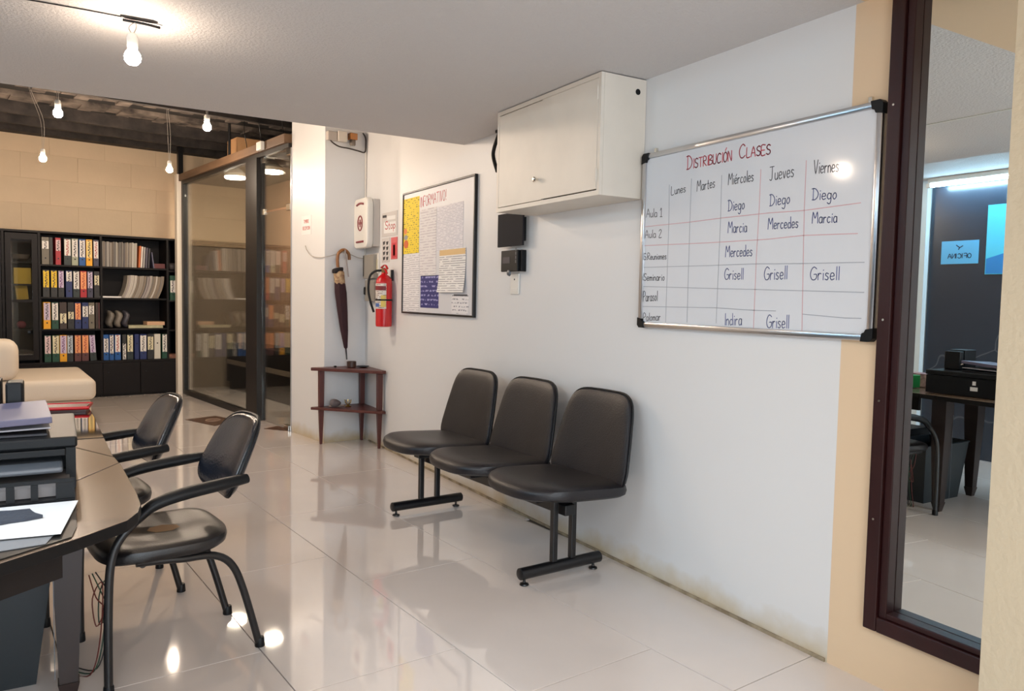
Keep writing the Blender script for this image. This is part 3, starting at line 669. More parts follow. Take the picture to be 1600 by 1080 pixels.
# ------------------------------------------------------------------ boxes, switch, conduit in the corner
def wallbox(name, tl, br, X, m, label, cat):
    a = at_x(*tl, X); c = at_x(*br, X); yc = (a.y+c.y)/2
    return tag(part(name, BX(0, W-X-.001, c.y-yc, a.y-yc, 0, a.z-c.z), m, None, .004, loc=(X, yc, c.z)), label, cat)
GRB = mat('grey_box_paint', (150, 144, 134), .5)
o = wallbox('breaker_box', (567.5, 399), (583, 435), W-.045, GRB, 'upper grey metal breaker box in the corner beside the extinguisher', 'electrical box')
part('door_edge', BX(-.004, -.0005, .105, .118, .02, .2), BLKPL, o)
o = wallbox('breaker_box', (570, 438), (584, 471), W-.045, GRB, 'lower grey metal breaker box in the corner beside the extinguisher', 'electrical box')
part('latch', MB().sup(.012, .012, .035, fn=lambda x, y, z: (x-.002, y+.10, z+.09), nu=10, nv=6), BLKPL, o, smooth=True)
t = wallbox('light_switch', (584.5, 396), (591.5, 427), W-.012, WHPL, 'cream light switch plate above the fire extinguisher', 'switch')
part('rocker', BX(-.004, -.0005, -.03, .03, .03, .12), mat('ivory_plastic', (206, 196, 160), .5), t, bevel=.002)
FV = -4.2                                   # column face
def onface(px, py, off=0): return at_uv(px, py, V, FV-off)
p = onface(573.5, 236); q = onface(575, 400)
cu = .385
cond = single('conduit', MB().tube([(0, 0, 0), (0, 0, .99)], .009, 8), mat('painted_conduit', (206, 200, 192), .5), 'white conduit running down the corner behind the first aid box', 'conduit', uv(cu, FV-.010, 1.62), TH, smooth=True)
pts = [onface(*q, .01) for q in ((480, 386), (481, 398), (495, 402), (507, 401))]
pts = [Vector((u, v, z)) for u, v, z in [onface(509, 401.5, .01), onface(520, 399, .01), onface(535, 395, .012), onface(548, 398, .012), onface(560, 403, .01), onface(570, 404, .01)]]
side = [Vector(at_uv(x, y, U, -.014)) for x, y in ((477, 384), (480, 392), (487, 400), (499, 402.5))]
allp = side+pts; M0 = Matrix.Translation(O) @ Matrix.Rotation(TH, 4, 'Z'); base = M0 @ allp[0]
single('thin_wire', MB().tube([(M0 @ p)-base for p in allp], .0035, 6, 4), mat('wire_grey', (176, 168, 158), .5), 'thin pale wire strung around the column behind the umbrella', 'wire', base, smooth=True)
P = at_uv(479, 352, U, 0)
o = single('paper_notice', BX(-.0015, 0, -.1, .1, -.085, .085), PAPER, 'small white paper with faint red lettering taped to the column', 'paper', uv(-.001, P[1], P[2]), TH)
NR = mat('faded_red_ink', (196, 120, 116), .6)
for txt, zc, k in (('TIMBRE', .02, .7), ('RECEPCION', -.04, 1)):
    b = MB(); st, wt = text_strokes(txt)
    for s in st: ribbon(b, [(-(x/wt-.5)*.15*k, zc+y*.028) for x, y in s], .005, .0004, lambda x, z, h: (-.0017-h, x, z))
    part('lettering', b, NR, o)
# junk under the ceiling: junction boxes, beacon and dark cable
def fbox(name, tl, br, d, m, label, cat):
    a = at_uv(*tl, V, FV-d); c = at_uv(*br, V, FV-d); uc = (a[0]+c[0])/2
    return tag(part(name, BX(a[0]-uc, c[0]-uc, 0, d-.001, 0, a[2]-c[2]), m, None, .004, loc=uv(uc, FV-d, c[2]), rot=(0, 0, TH)), label, cat)
fbox('junction_box', (513, 204), (527, 220), .05, mat('clear_plastic', (186, 176, 166), .3), 'small whitish junction box at the column edge under the ceiling', 'electrical box')
o = fbox('alarm_box', (529, 204), (543, 222), .06, CREAMCAB, 'larger cream alarm box under the ceiling left of the amber beacon', 'box')
o = fbox('warning_beacon', (548, 207), (559, 219), .06, mat('amber_plastic', (172, 108, 48), .25, coat=.5), 'amber warning beacon with a grey lens under the ceiling', 'beacon')
part('lens', MB().lathe([(.02, -.05), (.026, -.04), (.026, -.005), (.022, 0)], (0, .03, 0), 14), mat('smoky_lens', (110, 100, 90), .15), o, smooth=True)
cp = [Vector(onface(*q, .03)) for q in ((513, 214), (519, 222), (530, 229), (545, 232), (560, 236), (570, 238), (571.5, 225), (571, 215), (567, 208))]
base = M0 @ cp[0]
single('dark_cable', MB().tube([(M0 @ p)-base for p in cp], .006, 6, 4), mat('brown_cable', (44, 32, 28), .5), 'dark brown cable hanging in a loop under the junction boxes', 'cable', base, smooth=True)

# ------------------------------------------------------------------ umbrella
t = thing('umbrella', 'closed burgundy umbrella with a curved wooden handle hanging on the column', 'umbrella', uv(.13, FV-.06, .74), TH, None)
# local: u to the right, hangs with a slight lean
def L(k): return .055-.10*k       # horizontal drift from tip to handle
pr_ = [(.006, .02), (.007, .09), (.016, .10), (.034, .25), (.045, .42), (.052, .58), (.047, .66), (.040, .68)]
vs = MB(); seg = 20
b = MB(); ring = []
for r, z in pr_:
    for k in range(seg):
        a = 2*PI*k/seg; rr = r*(1+.10*math.cos(a*6)); ring.append((L(z/.94)+rr*math.cos(a), rr*math.sin(a)*.8, z))
fs = [(i*seg+k, i*seg+(k+1) % seg, (i+1)*seg+(k+1) % seg, (i+1)*seg+k) for i in range(len(pr_)-1) for k in range(seg)]+[tuple(range(seg)), tuple(range((len(pr_)-1)*seg, len(pr_)*seg))]
part('canopy', b.add(ring, fs), BURG, t, smooth=True)
part('ferrule', MB().tube([(L(0), 0, -.005), (L(.11), 0, .10)], .006, 8), BLKMET, t)
bd = [(.044, .655), (.047, .67), (.047, .76), (.036, .775)]
b = MB(); ring = []
for r, z in bd:
    for k in range(seg): a = 2*PI*k/seg; ring.append((L(z/.94)+r*math.cos(a), r*math.sin(a)*.85, z))
fs = [(i*seg+k, i*seg+(k+1) % seg, (i+1)*seg+(k+1) % seg, (i+1)*seg+k) for i in range(3) for k in range(seg)]+[tuple(range(seg)), tuple(range(3*seg, 4*seg))]
part('print_band', b.add(ring, fs), mat('tan_print_fabric', (196, 168, 128), .7, rgb2=(120, 80, 60), vscale=40), t, smooth=True, label='tan printed band')
part('loose_fold', MB().sup(.045, .035, .022, fn=lambda x, y, z: (x+L(.84)-.008, y, z+.775+.25*x), nu=14, nv=8), mat('black_fabric', (26, 20, 22), .8), t, smooth=True)
part('shaft', MB().tube([(L(.83), 0, .77), (L(.86), 0, .84)], .008, 8), mat('pale_cane', (186, 160, 120), .5), t)
hx = L(.86)-.004
part('handle', MB().tube([(hx, 0, .80), (hx-.004, 0, .87), (hx+.008, 0, .925), (hx+.055, 0, .955), (hx+.10, 0, .925), (hx+.108, 0, .87)], .0135, 10, 5), CANE, t, smooth=True)
part('strap', MB().tube([(hx+.06, -.012, .955), (hx+.07, -.02, .86), (hx+.085, -.03, .72)], .006, 6, 4), mat('grey_strap', (150, 140, 136), .6), t, smooth=True)
part('nail', MB().tube([(hx+.055, .0, .938), (hx+.055, .058, .938)], .004, 6), STEEL, t)

# ------------------------------------------------------------------ corner side table
tb = thing('corner_table', 'dark red wood triangular corner table with two tiers by the column', 'table', (2.16, 6.40, 0))
def loc2(p): return (p[0]-2.16, p[1]-6.40)
def tri(z):
    return [loc2(p) for p in ((1.865, 6.535), (1.90, 6.505), (2.33, 6.045), (2.366, 6.055), (2.372, 6.60), (2.35, 6.615), (2.005, 6.565), (1.88, 6.56))]
part('table_top', MB().prism(tri(0), .645, .672), MAHOG, tb, bevel=.004)
part('shelf', MB().prism(tri(0), .305, .328), MAHOG, tb, bevel=.004)
for x, y, dx, dy in ((1.955, 6.53, 0, 0), (2.335, 6.125, 0, 0), (2.335, 6.565, 0, 0)):
    lx_, ly_ = loc2((x, y))
    def sq(r, z): return [(lx_-r, ly_-r, z), (lx_+r, ly_-r, z), (lx_+r, ly_+r, z), (lx_-r, ly_+r, z)]
    b = MB().hexa(sq(.011, 0), sq(.021, .304)); part('leg', b, MAHOG, tb, bevel=.003)
    part('upright', MB().hexa(sq(.021, .329), sq(.023, .644)), MAHOG, tb, bevel=.003)
q = at_z(556, 571, .69)
single('wooden_pot', MB().lathe([(.034, 0), (.040, .004), (.041, .05), (.037, .052), (.035, .046), (.034, .012), (.001, .01)], seg=22), mat('dark_turned_wood', (64, 42, 34), .4), 'small round dark wooden pot on top of the corner table', 'pot', (2.20, 6.45, .673), smooth=True)
single('dark_dish', MB().lathe([(.02, 0), (.055, .010), (.057, .014), (.045, .010), (.001, .005)], seg=20), mat('slate_dish', (44, 40, 42), .25), 'flat dark dish beside the wooden pot on the corner table', 'dish', (2.285, 6.40, .673), smooth=True)
single('black_pebble', MB().sup(.014, .010, .008, 1, 1, nu=12, nv=8), BLKPL, 'tiny black pebble on top of the corner table near its left end', 'pebble', (2.06, 6.47, .681), smooth=True)
t = thing('stone_snail', 'grey stone snail ornament on the lower tier of the corner table', 'ornament', (2.055, 6.44, .329))
part('shell', MB().sup(.05, .03, .035, 1, 1, nu=18, nv=12, fn=lambda x, y, z: (x, y, max(.004, z*(1-.4*x/.05)+.036))), mat('grey_stone', (110, 98, 98), .6, var=.4, vscale=25), t, smooth=True)
part('body', MB().tube([(-.06, 0, .011), (-.02, 0, .011), (.04, 0, .011), (.075, 0, .015)], [.007, .012, .012, .009], 8, 3, flat=.7), mat('pale_stone', (150, 130, 118), .6), t, smooth=True)
t = thing('brass_figurine', 'tiny brass candle holder on the lower tier of the corner table', 'ornament', (2.17, 6.45, .329))
part('base', MB().lathe([(.028, 0), (.03, .004), (.012, .012), (.008, .02)], seg=16), mat('old_brass', (190, 160, 96), .3, metal=1), t, smooth=True)
for k in range(5):
    a = k*2*PI/5; part('arm', MB().tube([(0, 0, .018), (.022*math.cos(a), .022*math.sin(a), .03), (.028*math.cos(a), .028*math.sin(a), .06)], .0035, 6, 3), MATS['old_brass'], t, smooth=True)

# ------------------------------------------------------------------ three-seat bench
bn = thing('waiting_bench', 'black three-seat waiting bench on two T-shaped feet against the white wall', 'bench', (1.9625, 3.55, 0), math.radians(4.2))
def seat_fn(yc):
    def f(x, y, z):
        k = max(0, 1-(x/.33)**2)*max(0, 1-(y/.28)**2)
        dz = -.024*k if z > 0 else 0
        fr = max(0, (-x-.16)/.16); dz -= .020*fr*fr
        return (x*.86-.002, y+yc, z+.434+dz-.055*x)
    return f
def back_fn(yc):
    def f(x, y, z):                     # x thickness, y width, z height
        t_ = (z+.225)/.45
        yy = y*(1-.24*max(0, t_)**1.3)
        xx = x+.228+.095*t_-.45*yy*yy - .013*math.exp(-((z-.03)/.012)**2)*(1 if x < 0 else 0)
        return (xx, yy+yc, z+.628)
    return f
first = None
for i, yc in enumerate((-.575, 0, .575)):
    b = MB().sup(.325, .285, .050, .38, .62, 48, 14, seat_fn(yc), ef=.72)
    s_o = part('seat', b, LEATH2, bn, smooth=True)
    # back: build as super-ellipsoid in (y,z) plan, x thickness
    bb = MB().sup(.285, .225, .030, .34, .5, 48, 12)
    bb.v = [back_fn(yc)(v[2], v[0], v[1]) for v in bb.v]
    b_o = part('backrest', bb, LEATH2, bn, smooth=True)
    pts = []
    for k in range(49):
        th = 2*PI*k/48; ct, st_ = math.cos(th), math.sin(th)
        pts.append(back_fn(yc)(.0, .287*math.copysign(abs(ct)**.34, ct), .227*math.copysign(abs(st_)**.34, st_)))
    part('piping', MB().tube(pts, .0045, 6), BLKPL, b_o, smooth=True)
    part('seat_bracket', MB().box(-.12, .14, yc-.03, yc+.03, .351, .390), BLKMET, bn, bevel=.003)
part('cross_beam', BX(-.02, .04, -.70, .70, .300, .350), BLKMET, bn, bevel=.004)
for yc in (-.65, .65):
    ft = part('foot', MB().tube([(-.24, yc, .055), (-.235, yc, .055), (.235, yc, .055), (.24, yc, .055)], [.02, .027, .027, .02], 16), BLKMET, bn, smooth=True)
    for x in (-.045, .065): part('post', BX(x-.014, x+.014, yc-.014, yc+.014, .080, .375), BLKMET, bn, bevel=.003)
    for x in (-.21, .20): part('glide', MB().lathe([(.018, 0), (.022, .003), (.020, .009), (.007, .013), (.006, .03)], (x, yc, 0), 14), BLKMET, ft, smooth=True)

# ------------------------------------------------------------------ visitor chairs
def visitor_chair(loc, rz, label):
    t = thing('visitor_chair', label, 'chair', loc, rz, 'black visitor chairs at the desk')
    # local: +x forward, +y left
    def sf(x, y, z):
        k = max(0, 1-(x/.26)**2)*max(0, 1-(y/.25)**2)
        return (x*.84+.040, y, z+.428-(.020*k if z > 0 else 0)+.05*max(0, -x-.12)*2-.10*max(0, x-.15))
    part('seat', MB().sup(.255, .235, .042, .55, .6, 48, 14, sf), LEATH, t, smooth=True)
    def bf(th_, y, z):
        k = (z+.145)/.29
        yy = y*(1-.22*max(0, k)**1.5-.10*max(0, .25-k))
        return (th_*(1-.2*k)-.183-.125*k+1.0*yy*yy, yy, z+.695)
    bb = MB().sup(.210, .140, .030, .55, .6, 48, 14)
    bb.v = [bf(v[2], v[0], v[1]) for v in bb.v]
    br_ = part('backrest', bb, mat('worn_black_leather', (26, 28, 36), .22, bump=.10, bscale=120), t, smooth=True)
    pts = []
    for k in range(49):
        th = 2*PI*k/48; ct, s2 = math.cos(th), math.sin(th)
        pts.append(bf(0, .212*math.copysign(abs(ct)**.55, ct), .142*math.copysign(abs(s2)**.55, s2)))
    part('piping', MB().tube(pts, .006, 6), BLKPL, br_, smooth=True)
    for s in (1, -1):
        fl_ = part('front_leg', MB().tube([(.245, s*.245, .0), (.243, s*.245, .28), (.232, s*.245, .44), (.195, s*.245, .52), (.12, s*.245, .585)], .0135, 12, 5), BLKMET, t, smooth=True)
        part('foot_cap', MB().lathe([(.017, 0), (.0175, .004), (.016, .03), (.0145, .034)], (.245, s*.245, 0), 12), BLKPL, fl_, smooth=True)
        rl = part('rear_leg', MB().tube([(.15, s*.20, .402), (.06, s*.20, .395), (.0, s*.20, .388), (-.10, s*.195, .378), (-.165, s*.19, .330), (-.21, s*.185, .22), (-.27, s*.178, 0)], .0135, 12, 5), BLKMET, t, smooth=True)
        part('foot_cap', MB().lathe([(.018, 0), (.0185, .004), (.0165, .03), (.0145, .034)], (-.27, s*.178, 0), 12), BLKPL, rl, smooth=True)
        part('armrest', MB().tube([(.16, s*.245, .555), (.11, s*.245, .597), (.02, s*.245, .622), (-.12, s*.24, .638), (-.205, s*.232, .645)], [.015, .025, .028, .028, .022], 12, 5, flat=.75), BLKPL, t, smooth=True)
    part('cross_tube', MB().tube([(.13, -.20, .392), (.13, .20, .392)], .011, 10), BLKMET, t, smooth=True)
    return t
ch = visitor_chair((.33, 2.97, 0), math.radians(188), 'black armchair nearest the camera, drawn up to the desk, worn seat')
part('worn_patch', MB().prism([(.02+.05*math.cos(a)*1.1, .02+.045*math.sin(a)) for a in (0, .9, 1.9, 2.8, 3.6, 4.6, 5.5)], .4515, .4525), mat('worn_tan', (140, 108, 76), .7), ch, label='worn tan patch on the seat')
c2 = dup(ch, (.150, 3.66, 0), math.radians(188), 'black armchair behind the nearest one, at the far part of the desk')

# ------------------------------------------------------------------ desk
EDGE = mat('dark_desk_edge', (14, 12, 12), .6, spec=.2)
def dark_edges(o):
    o.data.materials.append(EDGE)
    for p in o.data.polygons:
        if p.normal.z < .9: p.material_index = 1
    return o
dk = thing('office_desk', 'dark brown office desk in curved sections with a glossy black far end', 'desk', (-.35, 2.6, 0))
def lp(poly): return [(x+.35, y-2.6) for x, y in poly]
near = [(-.95, 1.70), (-.26, 1.70), (-.107, 1.80), (.03, 1.908), (.135, 2.01), (.163, 2.075), (.176, 2.15), (.1765, 2.3), (.163, 2.69), (.158, 2.705), (.04, 2.50), (-.25, 2.30), (-.95, 2.20)]
wedge = [(.160, 2.712), (.152, 2.808), (.049, 3.025), (-.25, 3.25), (-.95, 3.35), (-.95, 2.205), (-.251, 2.305), (.0375, 2.505)]
far = [(.150, 2.816), (.140, 3.198), (-.95, 3.198), (-.95, 3.356), (-.25, 3.256), (.048, 3.033)]
far = [(.150, 2.816), (.140, 3.198), (-.17, 3.198), (.048, 3.033)]
dark_edges(part('top_section', MB().prism(lp(near), .722, .750), DESK, dk, bevel=.002, label='near brown section with a rounded corner'))
dark_edges(part('top_section', MB().prism(lp(wedge), .722, .750), DESK, dk, bevel=.002, label='wedge shaped middle section'))
dark_edges(part('top_section', MB().prism(lp(far), .722, .750), DESK, dk, bevel=.002, label='narrow far brown section'))
gl = [(.140, 3.202), (.128, 3.75), (.118, 4.0), (.07, 4.14), (-.03, 4.22), (-.16, 4.24), (-.95, 4.24), (-.95, 3.362), (-.25, 3.262), (-.18, 3.202)]
part('glass_top', MB().prism(lp(gl), .722, .752), DGLASS, dk, bevel=.002, label='glossy black glass far end')
part('black_mat', MB().prism(lp([(-.9, 1.72), (-.255, 1.722), (-.11, 1.815), (.018, 1.915), (.030, 2.0), (.032, 2.42), (-.9, 2.19)][:6]+[(-.9, 2.19)]), .7505, .7535), mat('black_desk_mat', (20, 20, 20), .45), dk, label='thin black mat under the printer')
part('apron', MB().prism(lp([(-.9, 1.74), (-.28, 1.74), (-.13, 1.84), (0, 1.945), (-.02, 1.965), (-.14, 1.865), (-.29, 1.765), (-.9, 1.765)]), .655, .721), BLKWOOD, dk)
part('apron', BX(-.18+.35, -.155+.35, 3.0-2.6, 4.0-2.6, .60, .72), BLKWOOD, dk)
for x, y in ((.012, 2.74), (-.60, 2.87), (-.15, 4.08), (-.85, 1.85), (-.85, 4.1)):
    lx_, ly_ = x+.35, y-2.6
    def sq(r, z, r2=None): r2 = r2 or r; return [(lx_-r, ly_-r2, z), (lx_+r, ly_-r2, z), (lx_+r, ly_+r2, z), (lx_-r, ly_+r2, z)]
    lg = part('leg', MB().hexa(sq(.026, .06), sq(.045, .55)).hexa(sq(.045, .55), sq(.045, .721)), DKWOOD, dk)
    part('foot', MB().hexa(sq(.018, 0), sq(.03, .06)), DKWOOD, lg)
    if x > 0: part('metal_strip', BX(lx_-.0385, lx_-.036, ly_-.048, ly_-.0455, .09, .62), GRPL, lg)
# wires by the leg
for i, (col, dx) in enumerate((((96, 34, 28), 0), ((30, 60, 44), .01), ((30, 28, 30), .02))):
    single('thin_wire', MB().tube([(0, 0, .35), (.02+dx, .0, .27), (.045, .02, .22), (.02, .0, .17), (.01+dx, .02, .26), (.04, .01, .31), (.03, .0, .12), (.0, .0, .008+.004*i), (-.06, .05, .004+.004*i)], .0022, 6, 5), mat('wire_%d' % i, col, .5),
           ('thin red wire', 'thin green wire', 'thin black wire')[i]+' tangled beside the near leg of the desk', 'wire', (.075+dx, 2.86+dx, 0), smooth=True)

# ------------------------------------------------------------------ printer and things on the desk
pt = thing('printer', 'black multifunction printer on the near end of the desk', 'printer', (-.2, 2.6, .754))
def pb(x0, x1, y0, y1, z0, z1): return BX(x0+.2, x1+.2, y0-2.6, y1-2.6, z0-.754, z1-.754)
PM = BLKPL
part('body', MB().add(pb(-.45, .036, 2.50, 2.845, .754, .866).v, pb(0, 1, 0, 1, 0, 1).f).add(pb(-.45, -.43, 2.40, 2.50, .754, .866).v, pb(0, 1, 0, 1, 0, 1).f).add(pb(.012, .036, 2.40, 2.50, .754, .866).v, pb(0, 1, 0, 1, 0, 1).f), PM, pt)
part('scanner_lid', pb(-.455, .040, 2.385, 2.85, .868, .898), PM, pt, bevel=.006)
part('front_lip', pb(-.43, .012, 2.385, 2.40, .846, .866), PM, pt, bevel=.003)
part('output_tray', pb(-.42, .005, 2.30, 2.50, .818, .832), GRPL, pt, bevel=.006, label='grey paper output tray')
cs = part('paper_cassette', pb(-.43, .030, 2.235, 2.495, .756, .764), PM, pt)
b = MB()
for x0_, x1_ in ((-.43, -.30), (-.268, -.226), (-.194, -.150), (-.118, -.100), (-.066, -.050), (-.012, .030)):
    q = pb(x0_, x1_, 2.235, 2.243, .765, .806); b.add(q.v, q.f)
q = pb(-.43, .030, 2.235, 2.243, .8065, .816); b.add(q.v, q.f)
part('grille', b, PM, cs)
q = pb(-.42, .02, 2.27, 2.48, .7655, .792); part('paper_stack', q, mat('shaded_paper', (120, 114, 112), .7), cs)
for z, s_ in ((.790, .022), (.825, .010)):
    part('sticker', pb(.0365, .0375, 2.545-s_, 2.545+s_, z, z+.024), PAPER, pt)
# papers lying in front of the printer
def slab(name, poly, z0, z1, m, label, cat, bev=0):
    cx_, cy_ = sum(p[0] for p in poly)/len(poly), sum(p[1] for p in poly)/len(poly)
    return single(name, MB().prism([(x-cx_, y-cy_) for x, y in poly], 0, z1-z0), m, label, cat, (cx_, cy_, z0), bevel=bev)
slab('paper_sheet', [(-.30, 2.225), (.037, 2.215), (-.002, 1.925), (-.30, 1.96)], .7600, .7615, PAPER, 'white paper sheet lying on the desk in front of the printer', 'paper')
slab('paper_sheet', [(-.26, 2.05), (.005, 2.03), (-.03, 1.88), (-.22, 1.85)], .7545, .7560, mat('grey_paper', (132, 132, 134), .7), 'grey paper sheet sticking out under the white one', 'paper')
slab('plastic_sleeve', [(-.30, 1.92), (-.14, 1.90), (-.16, 1.80), (-.30, 1.78)], .7545, .7560, mat('dim_sleeve', (90, 88, 80), .3), 'dull plastic sleeve near the front edge of the desk', 'paper')
cl = []
for k in range(15):
    a = 2*PI*k/15; r = random.uniform(.7, 1.15); cl.append((-.125+.085*r*math.cos(a), 2.10+.060*r*math.sin(a)))
o = slab('cleaning_cloth', cl, .7625, .7700, mat('slate_cloth', (62, 66, 76), .9, bump=.6, bscale=60), 'crumpled slate grey cloth on the white sheet', 'cloth')
o.data.materials[0] = MATS['slate_cloth']
# folders stacked on the scanner lid
def stackslab(poly, z0, z1, tilt, m, lab, nm, cat):
    cx_, cy_ = sum(p[0] for p in poly)/4, sum(p[1] for p in poly)/4
    return single(nm, MB().prism([(x-cx_, y-cy_) for x, y in poly], 0, z1-z0), m, lab, cat, (cx_, cy_, z0), bevel=.002, rot=(tilt[0], tilt[1], 0))
slab('black_folder', [(-.40, 2.42), (-.030, 2.42), (-.035, 2.66), (-.40, 2.66)], .899, .905, mat('black_card', (30, 28, 34), .5), 'thin black folder lying flat on the scanner lid', 'folder', .001)
stackslab([(-.38, 2.44), (-.022, 2.44), (-.032, 2.66), (-.38, 2.66)], .9125, .917, (math.radians(1.5), math.radians(-1.5), 0), mat('white_card', (176, 174, 180), .6), 'pale loose sheets between the two folders', 'paper_pile', 'paper')
stackslab([(-.37, 2.43), (-.018, 2.42), (-.034, 2.67), (-.37, 2.67)], .932, .950, (math.radians(4), math.radians(-3), 0), mat('violet_grey_card', (92, 87, 108), .45), 'violet grey folder on top of the stack on the printer', 'folder', 'folder')
t = thing('desk_speaker', 'small black upright box standing on the printer behind the folders', 'speaker', (-.115, 2.76, .899))
part('shell', BX(-.024, .021, -.05, .05, 0, .118), BLKPL, t, bevel=.006)
part('badge', MB().tube([(-.014, -.052, .035), (-.004, -.052, .039), (.008, -.052, .034)], .003, 6, 3), mat('cream_badge', (200, 170, 140), .5), t)
single('tall_black_box', BX(-.08, .05, -.05, .05, 0, .126), BLKPL, 'taller black box on the printer at the left edge of the photo', 'box', (-.20, 2.76, .899), bevel=.004)
t = thing('red_tray', 'red rimmed tray on the glossy far end of the desk', 'tray', (.02, 3.98, .753))
part('rim', MB().tube([(-.11, -.06, .018), (.09, -.08, .018), (.11, .07, .018), (-.09, .09, .018), (-.11, -.06, .018)], .007, 8), RED, t)
part('base', MB().prism([(-.10, -.05), (.08, -.07), (.10, .06), (-.08, .08)], 0, .02), mat('smoky_tray', (90, 60, 56), .3), t)
single('green_box', BX(-.05, .05, -.04, .04, 0, .085), mat('green_card', (30, 130, 60), .5), 'green box on the desk behind the printer', 'box', (-.12, 3.05, .753), .2, bevel=.003)
single('leaflet_pile', BX(-.06, .05, -.09, .09, 0, .09), mat('pink_print', (190, 160, 160), .6, rgb2=(110, 80, 90), vscale=30), 'pile of pinkish leaflets on the desk behind the green box', 'papers', (-.27, 3.05, .753), .1, bevel=.002)

# bin and computer under the desk
t = thing('waste_bin', 'dark blue grey tapered waste bin under the desk', 'bin', (-.28, 3.0, 0))
b = MB().hexa([(-.20, -.11, 0), (.20, -.11, 0), (.20, .11, 0), (-.20, .11, 0)], [(-.25, -.14, .385), (.25, -.14, .385), (.25, .14, .385), (-.25, .14, .385)])
BINM = mat('slate_plastic', (22, 30, 35), .45)
b = MB()
o4 = [(-.20, -.11), (.20, -.11), (.20, .11), (-.20, .11)]; t4 = [(-.25, -.14), (.25, -.14), (.25, .14), (-.25, .14)]
b.add([(x, y, 0) for x, y in o4]+[(x, y, .385) for x, y in t4]+[(x*.97, y*.95, .385) for x, y in t4]+[(x*.97, y*.95, .01) for x, y in o4],
      [(0, 3, 2, 1)]+[(i, (i+1) % 4, 4+(i+1) % 4, 4+i) for i in range(4)]+[(4+i, 4+(i+1) % 4, 8+(i+1) % 4, 8+i) for i in range(4)]+[(8+i, 8+(i+1) % 4, 12+(i+1) % 4, 12+i) for i in range(4)]+[(12, 13, 14, 15)])
part('shell', b, BINM, t)
part('rim', MB().tube([(x*1.01, y*1.01, .385) for x, y in t4+[t4[0]]], .006, 6), BINM, t)
t = thing('computer_tower', 'black computer tower with a silver front under the desk', 'computer', (-.36, 3.27, 0))
part('case', BX(-.24, .17, -.095, .095, .012, .43), BLKPL, t, bevel=.004)
part('front_panel', BX(.171, .195, -.095, .095, .012, .43), mat('silver_plastic', (150, 150, 148), .4), t, bevel=.004)
part('drive_cover', BX(.196, .199, -.07, .01, .2, .38), WHPL, t, bevel=.001)
part('power_button', MB().lathe([(.012, .196), (.010, .201)], (0, .05, .3), 12, 'x'), BLKPL, t)
for x in (-.2, .13): part('foot', BX(x-.02, x+.02, -.08, .08, 0, .0115), BLKPL, t)

# ------------------------------------------------------------------ office wall seen in the mirror
t = single('office_sign', BX(0, .004, -.16, .16, -.1, .1), mat('sky_blue_sign', (92, 176, 222), .3), 'sky blue sign lettered OFICINA on the black marble wall', 'sign', (XL+.013, 3.78, 1.775))
b = MB(); st, wt = text_strokes('OFICINA')
for s in st: ribbon(b, smooth2([(x/wt*.2-.10, y*.038-.05) for x, y in s]), .006, .0005, lambda x, z, h: (.0042+h, x, z))
part('lettering', b, mat('navy_ink', (20, 40, 70), .5), t)
b = MB(); ribbon(b, [(-.025, .055), (0, .04), (.03, .062)], .008, .0005, lambda x, z, h: (.0042+h, x, z)); ribbon(b, [(0, .04), (.01, .025)], .008, .0005, lambda x, z, h: (.0042+h, x, z))
part('bird_emblem', b, MATS['navy_ink'], t)
t = single('blue_poster', BX(0, .004, -.2, .2, -.29, .29), mat('turquoise_poster', (84, 200, 232), .3), 'tall turquoise blue poster on the black marble wall', 'poster', (XL+.013, 3.36, 1.87))
part('wave', MB().prism([(-.195, -.285), (.195, -.285), (.195, -.16), (.0, -.10), (-.195, -.13)], .0042, .0048, 'x'), mat('blue_wave', (40, 130, 200), .3), t)
dr = struct('door_1', BX(XL, XL+.05, 4.28, 5.1, 0, 2.05), mat('white_door_paint', (214, 216, 216), .5))
part('trim_strip', BX(XL+.051, XL+.055, 4.3, 5.08, 1.72, 1.76), mat('white_door_paint', (214, 216, 216)), dr)
part('handle', MB().tube([(XL+.052, 4.36, 1.0), (XL+.1, 4.36, 1.0), (XL+.1, 4.46, 1.0)], .008, 8), STEEL, dr)
struct('trim_6', MB().box(XL, XL+.07, 4.06, 4.27, 0, 2.418), mat('pale_blue_white', (206, 216, 220), .5), label='white door post beside the marble wall')
def tube_lamp(loc, length, label, rz=PI/2):
    t = thing('tube_lamp', label, 'lamp', loc, rz)
    part('batten', BX(-length/2, length/2, -.03, .03, -.04, -.001), WHPL, t, bevel=.004)
    tm = mat('fluorescent_tube', (240, 250, 255), .3, emit=TUBE_C, es=TUBE_E)
    part('tube', MB().tube([(-length/2+.02, 0, -.062), (length/2-.02, 0, -.062)], .014, 12), tm, t, smooth=True)
    for s in (-1, 1): part('end_cap', BX(s*length/2-.018, s*length/2+.018, -.02, .02, -.08, -.0405), WHPL, t, bevel=.003)
    return t
tube_lamp((-1.80, 3.4, 2.419), 1.2, 'glowing fluorescent tube lamp above the black marble wall')

